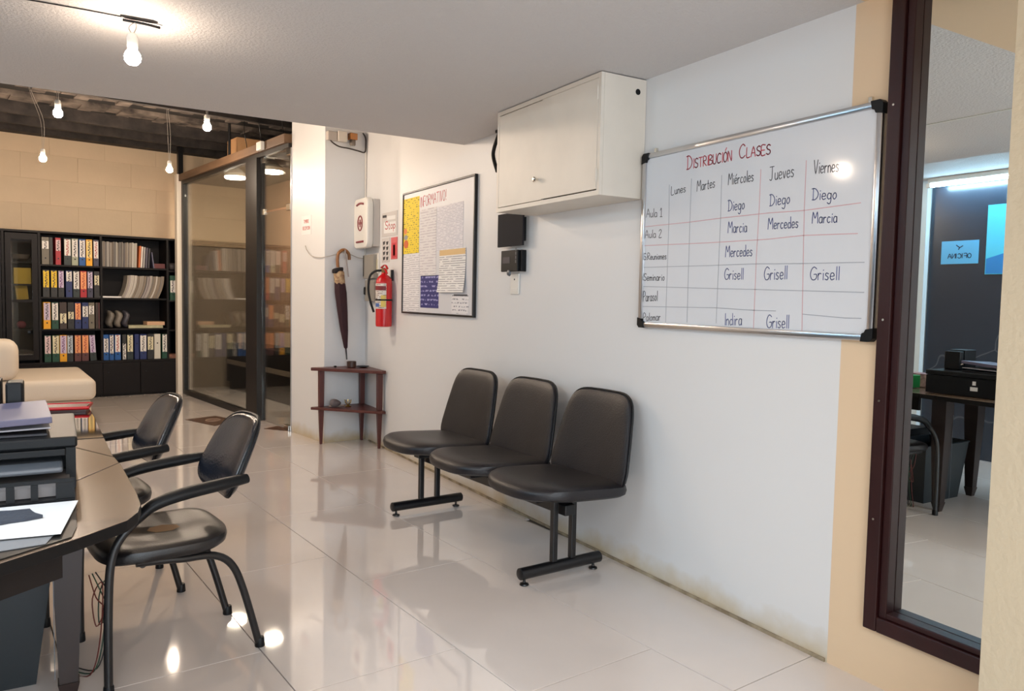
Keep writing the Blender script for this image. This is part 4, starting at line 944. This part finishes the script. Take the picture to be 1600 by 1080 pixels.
# ------------------------------------------------------------------ bare bulbs on wires
bulb_m = mat('lit_bulb', (255, 240, 220), .3, emit=BULB_C, es=BULB_E)
bulb_n = mat('lit_bulb_near', (255, 240, 220), .3, emit=BULB_C, es=BULB_NEAR)
def bulb(loc, top, label, sway=.0, bm=None):
    """loc = centre of the bulb, top = z of the fixing"""
    t = thing('bare_bulb', label, 'light bulb', loc, 0, 'bare bulbs hanging on wires')
    part('glass_globe', MB().lathe([(.004, -.031), (.018, -.027), (.028, -.014), (.030, 0), (.027, .012), (.018, .026), (.0145, .034)], seg=20), bm or bulb_m, t, smooth=True)
    part('socket', MB().lathe([(.015, .034), (.019, .036), (.021, .07), (.016, .085), (.006, .09)], seg=16), WHPL, t, smooth=True)
    H = top-loc[2]
    for s in (-1, 1):
        part('wire', MB().tube([(s*.004, 0, .088), (s*.012, 0, .088+(H-.088)*.4), (sway*.6+s*.008, 0, .088+(H-.088)*.75), (sway, 0, H-.004)], .0022 if s > 0 else .0018, 6, 4), mat('wire_grey', (176, 168, 158)), t, smooth=True)
    return t
b1 = bulb((.257, 3.3, 2.185), 2.318, 'glowing bare bulb hanging from the white ceiling at the upper left', .01, bulb_n)
t = thing('ceiling_bracket', 'dark flat bracket on the white ceiling that the nearest bulb hangs from', 'bracket', (.285, 3.29, CZ))
part('plate', MB().prism([(-.07, -.012), (.04, -.015), (.06, -.002), (.04, .012), (-.05, .010)], -.006, -.001), BLKMET, t)
part('rod', MB().tube([(-.06, .02, -.010), (.02, .016, -.012), (.07, .03, -.012)], .005, 6, 3), BLKMET, t, smooth=True)
single('ceiling_wire', MB().tube([(0, 0, 0), (-.13, .0, .001), (-.30, .005, .001), (-.50, .02, .001)], .0025, 6, 3), BLKPL, 'thin dark wire running along the white ceiling to the bracket', 'wire', (.22, 3.29, CZ-.005), smooth=True)
bulb((.017, 6.1, 2.49), VZ-.001, 'glowing bulb in front of the dark beams, upper left of the rear hall', -.02)
bulb((.965, 6.1, 2.52), VZ-.001, 'glowing bulb in front of the dark beams, nearest the glass partition', .03)
bulb((-.102, 8.4, 2.51), VZ-.001, 'glowing bulb hanging low before the cream wall above the glass cabinet', -.12)
bulb((.98, 8.45, 2.525), VZ-.001, 'glowing bulb hanging low before the cream wall near the white door post', -.02)

# ------------------------------------------------------------------ bookcase
bc = thing('bookcase', 'wide dark wood bookcase with open shelves and base cupboards on the rear wall', 'bookcase', uv(-1.2, 0, 0), TH)
def lu(u): return u+1.2
D = .36
def bpart(nm, u0, u1, v0, v1, z0, z1, m=BLKWOOD, par=None, **k): return part(nm, BX(lu(u0), lu(u1), v0, v1, z0, z1), m, par or bc, **k)
for u in (-2.60, -1.93, -1.575, -.930, -.170, -.030):
    bpart('upright', u-.0125, u+.0125, .002, D, .0, 1.955)
bpart('top_board', -2.62, -.015, 0, D, 1.956, 1.98)
bpart('back_panel', -2.60, -.03, D+.001, D+.008, .0, 1.955)
ZR = (.447, .838, 1.215, 1.595)
def shelf(u0, u1, z): bpart('shelf', u0+.0125, u1-.0125, .012, D, z-.02, z)
for u0, u1 in ((-1.575, -.930), (-.930, -.170)):
    for z in ZR: shelf(u0, u1, z)
for z in ZR: shelf(-.170, -.030, z-.02)
for u0, u1 in ((-2.60, -1.93), (-1.93, -1.575)):
    for z in (.50, .84, 1.17, 1.36, 1.62): shelf(u0, u1, z)
    f_ = bpart('glass_door', u0+.02, u0+.075, -.018, 0, .48, 1.94)
    part('door_stile', BX(lu(u1-.075), lu(u1-.02), -.018, 0, .48, 1.94), BLKWOOD, f_)
    part('door_rail', BX(lu(u0+.0755), lu(u1-.0755), -.018, 0, .48, .54), BLKWOOD, f_)
    part('door_rail', BX(lu(u0+.0755), lu(u1-.0755), -.018, 0, 1.87, 1.94), BLKWOOD, f_)
    part('door_rail', BX(lu(u0+.0755), lu(u1-.0755), -.017, -.001, 1.15, 1.18), BLKWOOD, f_)
    part('pane', BX(lu(u0+.0755), lu(u1-.0755), -.011, -.008, .5405, 1.8695), GLASSC, f_)
for u0, u1 in ((-2.60, -1.93), (-1.93, -1.575), (-1.575, -.93), (-.93, -.505), (-.505, -.03)):
    d_ = bpart('cupboard_door', u0+.004, u1-.004, -.016, .001, .03, .415)
    part('knob', MB().lathe([(.006, 0), (.009, -.012), (.005, -.016)], (lu(u0+.06), -.016, .3), 8, 'y'), BLKMET, d_)
bpart('base_rail', -2.61, -.02, -.014, .0015, .418, .446)
bpart('plinth', -2.60, -.03, .02, .04, 0, .029)

# the binders: (px left, px right in the shelf photo, shelf, body, label colour, ink, (label z0,z1), lean)
INT = [(0, -1.95), (15, -1.859), (64, -1.56), (159, -.93), (220, -.497), (275, -.07)]
def pu(X):                                           # X: tenths measured along the shelf
    x = X/3.6
    for (a, ua), (b, ub) in zip(INT, INT[1:]):
        if x <= b: return ua+(ub-ua)*(x-a)/(b-a)
    return INT[-1][1]
ordn = ['first', 'second', 'third', 'fourth', 'fifth', 'sixth', 'seventh', 'eighth', 'ninth', 'tenth', 'eleventh']
GY, DK, RDB, DG, LG, BL, YE, SL, NV, GN, BR, MN, WT = (110, 102, 88), (40, 38, 36), (168, 34, 44), (44, 52, 50), (160, 164, 140), (28, 84, 150), (232, 164, 24), (58, 58, 78), (34, 46, 96), (24, 70, 50), (58, 44, 36), (92, 52, 50), (210, 204, 190)
lW, lP, lY, lL, lO, lC, lBg = (228, 222, 214), (224, 196, 196), (236, 196, 40), (200, 184, 206), (236, 160, 104), (222, 212, 176), (186, 196, 204)
CN = {GY: 'grey brown', DK: 'charcoal', RDB: 'red', DG: 'dark grey green', LG: 'pale sage', BL: 'blue', YE: 'yellow', SL: 'slate', NV: 'navy', GN: 'green', BR: 'dark brown', MN: 'maroon brown', WT: 'off white'}
LN = {lW: 'white', lP: 'pink', lY: 'yellow', lL: 'lilac', lO: 'orange', lC: 'cream', lBg: 'pale blue', None: 'no'}
ink = (60, 52, 60); inkp = (110, 60, 120); inkr = (170, 70, 60)
rows = [
 (3, 'top left shelf', [(237, 278, GY, lW, ink, .56, .86, 0), (280, 298, DK, None, ink, 0, 0, 0), (313, 343, RDB, lP, ink, .5, .92, 0), (360, 400, DG, lW, inkr, .34, .96, 0), (404, 440, LG, lW, ink, .30, .96, 0), (446, 482, BL, lW, ink, .3, .96, 0), (486, 522, YE, (236, 208, 130), ink, .28, .96, 0), (528, 560, SL, lW, inkr, .28, .94, 0)]),
 (2, 'second left shelf', [(240, 277, DK, lY, ink, .34, .97, 0), (284, 320, DK, lY, ink, .34, .97, 0), (325, 358, DK, lL, inkp, .34, .97, 0), (368, 404, NV, lW, ink, .58, .97, 0), (409, 446, DG, lW, ink, .3, .97, 0), (450, 487, RDB, lO, inkr, .3, .97, 0), (491, 523, SL, lL, ink, .34, .97, 0), (530, 562, DK, lC, ink, .46, .85, 0)]),
 (1, 'third left shelf', [(240, 280, YE, lL, ink, .32, .97, 0), (286, 324, GN, lW, ink, .32, .97, 0), (330, 370, BR, lC, ink, .2, .58, 0), (376, 412, DK, lC, ink, .36, .64, 0), (416, 452, NV, lO, inkr, .34, .97, 0), (458, 494, NV, lW, ink, .44, .86, 0), (496, 530, GY, lW, ink, .54, .88, 0), (536, 552, BR, None, ink, 0, 0, 0), (553, 561, MN, None, ink, 0, 0, 0)]),
 (0, 'bottom left shelf', [(243, 280, GN, lP, ink, .3, .98, 0), (286, 326, GN, lC, ink, .3, .98, 0), (328, 368, YE, lL, inkp, .3, .98, 0), (369, 404, DK, lBg, ink, .3, .98, 0), (412, 450, MN, lO, inkr, .3, .98, 0), (454, 494, MN, lO, inkr, .3, .98, 0), (503, 540, DG, lL, inkp, .3, .98, -.05)]),
 (0, 'bottom right shelf', [(580, 610, BL, lW, ink, .3, .85, 0), (614, 639, BL, lW, ink, .25, .98, 0), (644, 678, BL, lW, inkr, .3, .98, 0), (687, 710, DK, lW, ink, .0, .64, 0), (714, 750, DG, lC, ink, .3, .97, 0), (758, 784, NV, None, ink, 0, 0, 0), (789, 826, NV, lW, ink, .3, .95, 0), (830, 864, DK, lC, ink, .36, .9, 0), (868, 902, WT, None, ink, 0, 0, 0), (911, 940, GN, lW, ink, .26, .98, 0)]),
 (2, 'narrow bay shelf', [(958, 989, GN, lW, ink, .3, .8, 0)])]
RING = {}
def binder_body(wd):
    key = round(wd, 3)
    if key not in RING:
        RING[key] = mesh('cover', MB().box(-wd/2, wd/2, 0, .004, 0, .315).box(-wd/2, -wd/2+.003, .0041, .285, 0, .315).box(wd/2-.003, wd/2, .0041, .285, 0, .315), None)
    return RING[key]
pages = mat('binder_pages', (190, 182, 168), .8)
for row, where, items in rows:
    z0 = ZR[row] if 'narrow' not in where else ZR[row]-.02
    seen = {}
    for i, (xa, xb, body, lab, inkc, l0, l1, lean) in enumerate(items):
        ua, ub = pu(xa), pu(xb); wd = max(.012, ub-ua-.002)
        txt = '%s binder with %s label' % (CN[body], LN.get(lab, 'amber')) if lab else 'plain %s binder' % CN[body]
        t = thing('ring_binder', '%s, %s from left on the %s' % (txt, ordn[i], where), 'binder', uv((ua+ub)/2, .012, z0+.0006+abs(lean)*wd/2), TH, 'binders on the '+where)
        t.rotation_euler = (0, lean, TH)
        bm = mat('binder_'+CN[body].replace(' ', '_'), body, .45)
        k = (round(wd, 3), CN[body])
        if k not in RING: me = binder_body(wd).copy(); me.materials.clear(); me.materials.append(bm); RING[k] = me
        part('cover', RING[k], None, t)
        part('pages', BX(-wd/2+.0035, wd/2-.0035, .006, .27, .004, .306), pages, t)
        if lab:
            lw = wd/2-.004
            part('spine_label', BX(-lw, lw, -.0012, -.0002, .315*l0+.004, .315*l1), label_mat('label_%d_%d_%d' % (lab[0], lab[1], inkc[0]), lab, inkc), t)
        if wd > .04: part('finger_hole', MB().lathe([(.009, -.0016), (.007, -.0002)], (0, 0, .072 if l0 > .1 else .2), 10, 'y'), BLKMET, t)
# magazines
MGC = [(150, 140, 128), (120, 112, 104), (176, 168, 156), (96, 90, 88), (160, 150, 146), (134, 120, 104), (190, 182, 172)]
def mags(xa, xb, z0, h, n, lab, grp, bend=0, lean=.0, cols=MGC):
    ua, ub = pu(xa), pu(xb); w_ = (ub-ua)/n; protos = {}
    for i in range(n):
        c = random.choice(cols); key = c
        if key not in protos:
            th_ = w_-.0012; b = MB(); vs = []; fs = []; nn = 6 if bend else 1
            for k in range(nn+1):
                s = k/nn; x = bend*(1-(1-s)**2) if bend else 0
                for dx in (0, th_):
                    for v in (0, .21): vs.append((x+dx-th_/2, v, s*h))
            for k in range(nn):
                q = k*4; fs += [(q, q+4, q+5, q+1), (q+2, q+3, q+7, q+6), (q, q+2, q+6, q+4), (q+1, q+5, q+7, q+3)]
            fs += [(0, 1, 3, 2), (4*nn, 4*nn+2, 4*nn+3, 4*nn+1)]
            protos[key] = mesh('magazine', b.add(vs, fs), mat('magazine_%d' % c[0], c, .5))
        o = part('magazine', protos[key], None, None, loc=uv(ua+w_*(i+.5)-(bend if bend else 0), .02+random.uniform(0, .03), z0+.0006), rot=(0, lean*(i/n), TH))
        o.scale = (1, 1, random.uniform(.95, 1))
        tag(o, lab, 'magazine', grp)
mags(581, 778, ZR[3], .31, 26, 'thin greyish magazine standing in the row on the top shelf of the right bay', 'magazines on the top right shelf', 0, .03)
mags(724, 928, ZR[2], .285, 22, 'thin greyish magazine sagging to the left on the second shelf of the right bay', 'curved magazines on the second right shelf', .075)
for i, (xa, c, nm) in enumerate(((792, (206, 110, 60), 'orange'), (803, (222, 212, 200), 'white'), (816, (170, 164, 160), 'pale grey'), (829, (90, 84, 96), 'violet grey'), (842, (60, 56, 60), 'dark grey'))):
    single('card_file', BX(-.009, .009, 0, .22, 0, .27-.006*i), mat('file_%s' % nm.replace(' ', '_'), c, .5), '%s card file leaning at the right end of the magazine row' % nm, 'file', uv(pu(xa), .03, ZR[3]+.003), rot=(0, .06, TH))
single('plastic_folder', BX(-.006, .006, 0, .22, 0, .2), mat('clear_folder', (96, 92, 110), .2), 'thin translucent folder leaning on the top shelf of the right bay', 'folder', uv(pu(872), .03, ZR[3]+.003), rot=(0, -.12, TH))
single('maroon_box', BX(-.07, .07, 0, .2, 0, .06), mat('maroon_card', (96, 44, 46), .5), 'low maroon box at the right end of the top shelf', 'box', uv(pu(902), .04, ZR[3]+.001), TH, bevel=.003)
single('paper_pile', MB().prism([(-.135, 0), (.10, 0), (.11, .04), (.11, .2), (-.135, .2)], 0, .018), PAPER, 'flat pile of white paper on the second shelf of the right bay', 'papers', uv(pu(634), .02, ZR[2]+.001), TH)
for i, (xa, c, nm) in enumerate(((612, (112, 106, 98), 'grey'), (658, (126, 118, 108), 'pale grey'), (700, (66, 64, 72), 'dark grey'))):
    single('slumped_bag', MB().sup(.040, .10, .11, .8, .75, 20, 12, lambda x, y, z: (x-.10*(z)+.02*math.sin(z*30), y+.10, z+.11)), mat('bag_%d' % i, c, .35, bump=.5, bscale=30), '%s plastic document bag slumping on the third shelf of the right bay' % nm, 'bag', uv(pu(xa)+.03, .02, ZR[1]+.001), TH, smooth=True)
single('flat_papers', MB().prism([(-.18, 0), (.22, 0), (.2, .2), (-.16, .2)], 0, .035), mat('cream_papers', (190, 184, 150), .7, var=.3, vscale=20), 'loose pile of cream papers lying on the third shelf of the right bay', 'papers', uv(pu(815), .02, ZR[1]+.001), TH)
single('cream_box', BX(-.105, .105, 0, .2, 0, .045), mat('peach_card', (206, 164, 130), .6), 'peach coloured flat box on the loose papers of the third shelf', 'box', uv(pu(880), .03, ZR[1]+.037), TH, bevel=.002)
# narrow bay odds and ends
single('dark_pouch', MB().sup(.05, .08, .05, .7, .7, 16, 10, lambda x, y, z: (x, y+.08, z+.05)), mat('dark_pouch', (60, 54, 54), .6), 'small dark pouch on the top shelf of the narrow bay', 'pouch', uv(-.10, .02, ZR[3]-.019), TH, smooth=True)
single('brochure_heap', MB().prism([(-.055, 0), (.055, .0), (.05, .18), (-.05, .2)], 0, .07), mat('rust_print', (170, 110, 84), .6, rgb2=(90, 70, 60), vscale=24), 'heap of rust coloured brochures at the bottom of the narrow bay', 'papers', uv(-.10, .02, ZR[0]-.019), TH)
# inside the glass door bay
single('yellow_box', BX(-.085, .085, 0, .15, 0, .185), mat('yellow_card', (222, 186, 44), .5), 'yellow box behind the glass door, upper one', 'box', uv(-1.735, .08, 1.361), TH, bevel=.002)
single('yellow_book', BX(-.06, .06, 0, .15, 0, .165), mat('yellow_card2', (206, 170, 40), .5), 'yellow book leaning behind the glass door below the yellow box', 'book', uv(-1.735, .08, 1.180), rot=(0, -.10, TH))
single('pink_trinket', MB().sup(.05, .05, .045, 1, 1, 16, 10, lambda x, y, z: (x, y+.05, z+.045)), mat('pink_cloth', (140, 60, 74), .6), 'round pink trinket behind the glass door', 'trinket', uv(-1.75, .08, .841), TH, smooth=True)
single('glass_bowl', MB().lathe([(.03, 0), (.08, .03), (.095, .08), (.090, .08), (.07, .03), (.001, .006)], seg=20), mat('smoky_glassware', (120, 110, 100), .1), 'smoky glass bowl on the highest shelf behind the glass door', 'bowl', uv(-1.74, .16, 1.622), TH, smooth=True)
for z, nm in ((.501, 'lower'), (.62, 'upper')):
    pass
single('white_folder', BX(-.11, .11, 0, .2, 0, .03), PAPER, 'flat pale folder on the lowest shelf behind the glass door', 'folder', uv(-1.745, .06, .501), TH, bevel=.002)
single('yellow_file_box', BX(-.05, .05, 0, .2, 0, .2), mat('olive_card', (190, 180, 90), .5), 'olive yellow file box behind the glass door at the left edge', 'box', uv(-2.02, .06, 1.361), TH, bevel=.002)
single('pink_file_box', BX(-.05, .05, 0, .2, 0, .16), mat('pinkish_card', (150, 120, 116), .5), 'pinkish file box behind the glass door at the left edge', 'box', uv(-2.02, .06, 1.176), TH, bevel=.002)

# ------------------------------------------------------------------ sofa
sf = thing('cream_sofa', 'cream leatherette sofa with a boxy seat before the bookcase', 'sofa', (-.6, 8.9, 0), math.radians(4))
def sx(x): return x+.6
part('base', BX(sx(-1.4), sx(.22), -.62, .70, .06, .25), BEIGE, sf, bevel=.03, smooth=True, seg=3)
part('seat_cushion', BX(sx(-1.4), sx(.26), -.68, .72, .255, .46), BEIGE, sf, bevel=.06, smooth=True, seg=4)
part('backrest', BX(sx(-1.4), sx(-.36), -.70, -.35, .465, .84), BEIGE, sf, bevel=.10, smooth=True, seg=4)
for x in (-1.3, .12):
    for y in (-.55, .62): part('foot', MB().lathe([(.02, 0), (.028, .059)], (sx(x), y, 0), 10), BLKPL, sf)

# ------------------------------------------------------------------ glass partition
gp = thing('glass_partition', 'tall glass partition with dark frame and a frameless glass door', 'partition', uv(0, -1.5, 0), TH)
def gpart(nm, u0, u1, v0, v1, z0, z1, m, par=None, **k): return part(nm, BX(u0, u1, v0+1.5, v1+1.5, z0, z1), m, par or gp, **k)
FD = mat('dark_bronze_frame', (20, 15, 13), .45)
gpart('white_post', -.085, .035, -.115, -.02, 0, 2.79, mat('cream_post', (236, 224, 206), .5))
gpart('jamb', -.03, .03, -.19, -.117, 0, 2.66, FD)
gpart('sill', -.035, .035, -2.42, -.192, 0, .055, FD)
gpart('head_rail', -.03, .03, -3.49, -.117, 2.661, 2.70, FD)
gpart('door_post', -.045, .045, -2.73, -2.425, 0, 2.66, FD)
gpart('fixed_pane', -.005, .005, -2.42, -.192, .056, 2.66, GLASS)
dp = gpart('glass_door', -.005, .005, -3.485, -2.75, .012, 2.105, GLASS)
gpart('transom_pane', -.005, .005, -3.485, -2.74, 2.125, 2.655, GLASS)
for v in (-2.80, -3.44):
    for z in (2.105, 2.60):
        gpart('patch_fitting', -.014, .014, v-.045, v+.045, z-.02 if z < 2.2 else z, z+.04 if z < 2.2 else z+.055, STEEL, bevel=.003)
part('floor_pivot', BX(-.02, .02, -3.47+1.5, -3.36+1.5, .002, .05), STEEL, dp)
gpart('edge_strip', -.008, .008, -3.498, -3.487, 0, 2.66, CHROME)
single('timber_beam', BX(-.06, .06, -1.72, 1.75, 0, .085), TIMBER, 'raw timber beam running along the top of the glass partition', 'beam', uv(0, -1.74, 2.792 if False else 2.702), TH, bevel=.004)
single('dark_post', BX(-.03, .03, -.03, .03, 0, VZ-2.80), BLKMET, 'dark upright post above the white door post', 'post', uv(-.01, .0, 2.795), TH)
single('hanging_rod', MB().tube([(0, 0, 0), (0, 0, .42)], .016, 8), BLKMET, 'dark hanging rod above the middle of the glass partition', 'rod', uv(.02, -1.75, 2.79), TH)
single('junction_box', BX(-.02, .02, -.06, .06, -.04, .04), WHPL, 'small white junction box on the timber beam above the glass door', 'electrical box', uv(-.082, -2.93, 2.74), TH, bevel=.004)
single('cardboard_box', BX(0, .3, -.16, .16, 0, .22), mat('cardboard', (176, 134, 92), .8), 'cardboard box stored on top of the back room behind the timber beam', 'box', uv(.12, -1.55, 2.822), TH, bevel=.003)
for i, (v, dz) in enumerate(((-2.35, .25), (-2.75, .32), (-3.3, .4))):
    single('loose_wire', MB().tube([(0, 0, 0), (.01, .05, dz*.3), (-.02, .02, dz*.7), (0, .1, VZ-2.79)], .004, 6, 4), BLKPL, ('loose wire rising from the timber beam above the dark door post', 'loose wire rising beside the white junction box on the beam', 'loose wire rising from the beam next to the column')[i], 'wire', uv(.0, v, 2.788), TH, smooth=True)
# back room furniture and lamps
t = thing('low_cupboard', 'low dark cupboard with a pale strip in the room behind the glass door', 'cupboard', uv(.84, -1.3, 0), TH)
part('lower_body', BX(-.2, .2, -1.9, 1.5, .10, .34), BLKWOOD, t); part('pale_strip', BX(-.21, .2, -1.9, 1.5, .341, .40), mat('pale_edge', (130, 116, 104), .5), t); part('upper_body', BX(-.2, .2, -1.9, 1.5, .401, .62), BLKWOOD, t)
part('plinth', BX(-.17, .2, -1.88, 1.48, 0, .099), BLKWOOD, t)
disc_m = mat('lit_disc', (255, 245, 230), .3, emit=(1, .86, .68), es=DISC_E)
for x, y, lab in ((1.80, 9.45, 'round glowing ceiling lamp behind the fixed glass pane'), (2.055, 8.75, 'round glowing ceiling lamp behind the glass over the door')):
    t = thing('round_ceiling_lamp', lab, 'lamp', (x, y, 2.645))
    part('diffuser', MB().lathe([(.10, -.01), (.115, 0), (.115, .012)], seg=24), disc_m, t); part('rim', MB().lathe([(.118, .0125), (.12, .02), (.12, .05), (.05, .114)], seg=24), WHPL, t)

# ------------------------------------------------------------------ decorative floor insets
for pts_, lab in ((((1.10, 8.36), (1.42, 8.50), (1.546, 8.124), (1.301, 7.846)), 'diamond shaped brown patterned plate set in the floor before the partition'),):
    cx_, cy_ = sum(p[0] for p in pts_)/4, sum(p[1] for p in pts_)/4
    o = single('floor_plate', MB().prism([(x-cx_, y-cy_) for x, y in pts_][::-1], 0, .003), MOSAIC, lab, 'floor plate', (cx_, cy_, .0005))
    part('motif', MB().tube([(.07*math.cos(a), .07*math.sin(a), .0038) for a in [k*PI/8 for k in range(17)]], .004, 6), mat('motif_cream', (170, 140, 120), .4), o)
p = uv(-.03, -3.3); single('floor_plate', MB().prism([(-.14, .05), (.02, .16), (.06, -.10), (.03, -.16)], 0, .003), MOSAIC, 'small brown patterned plate set in the floor under the glass door', 'floor plate', (p.x, p.y, .0005))
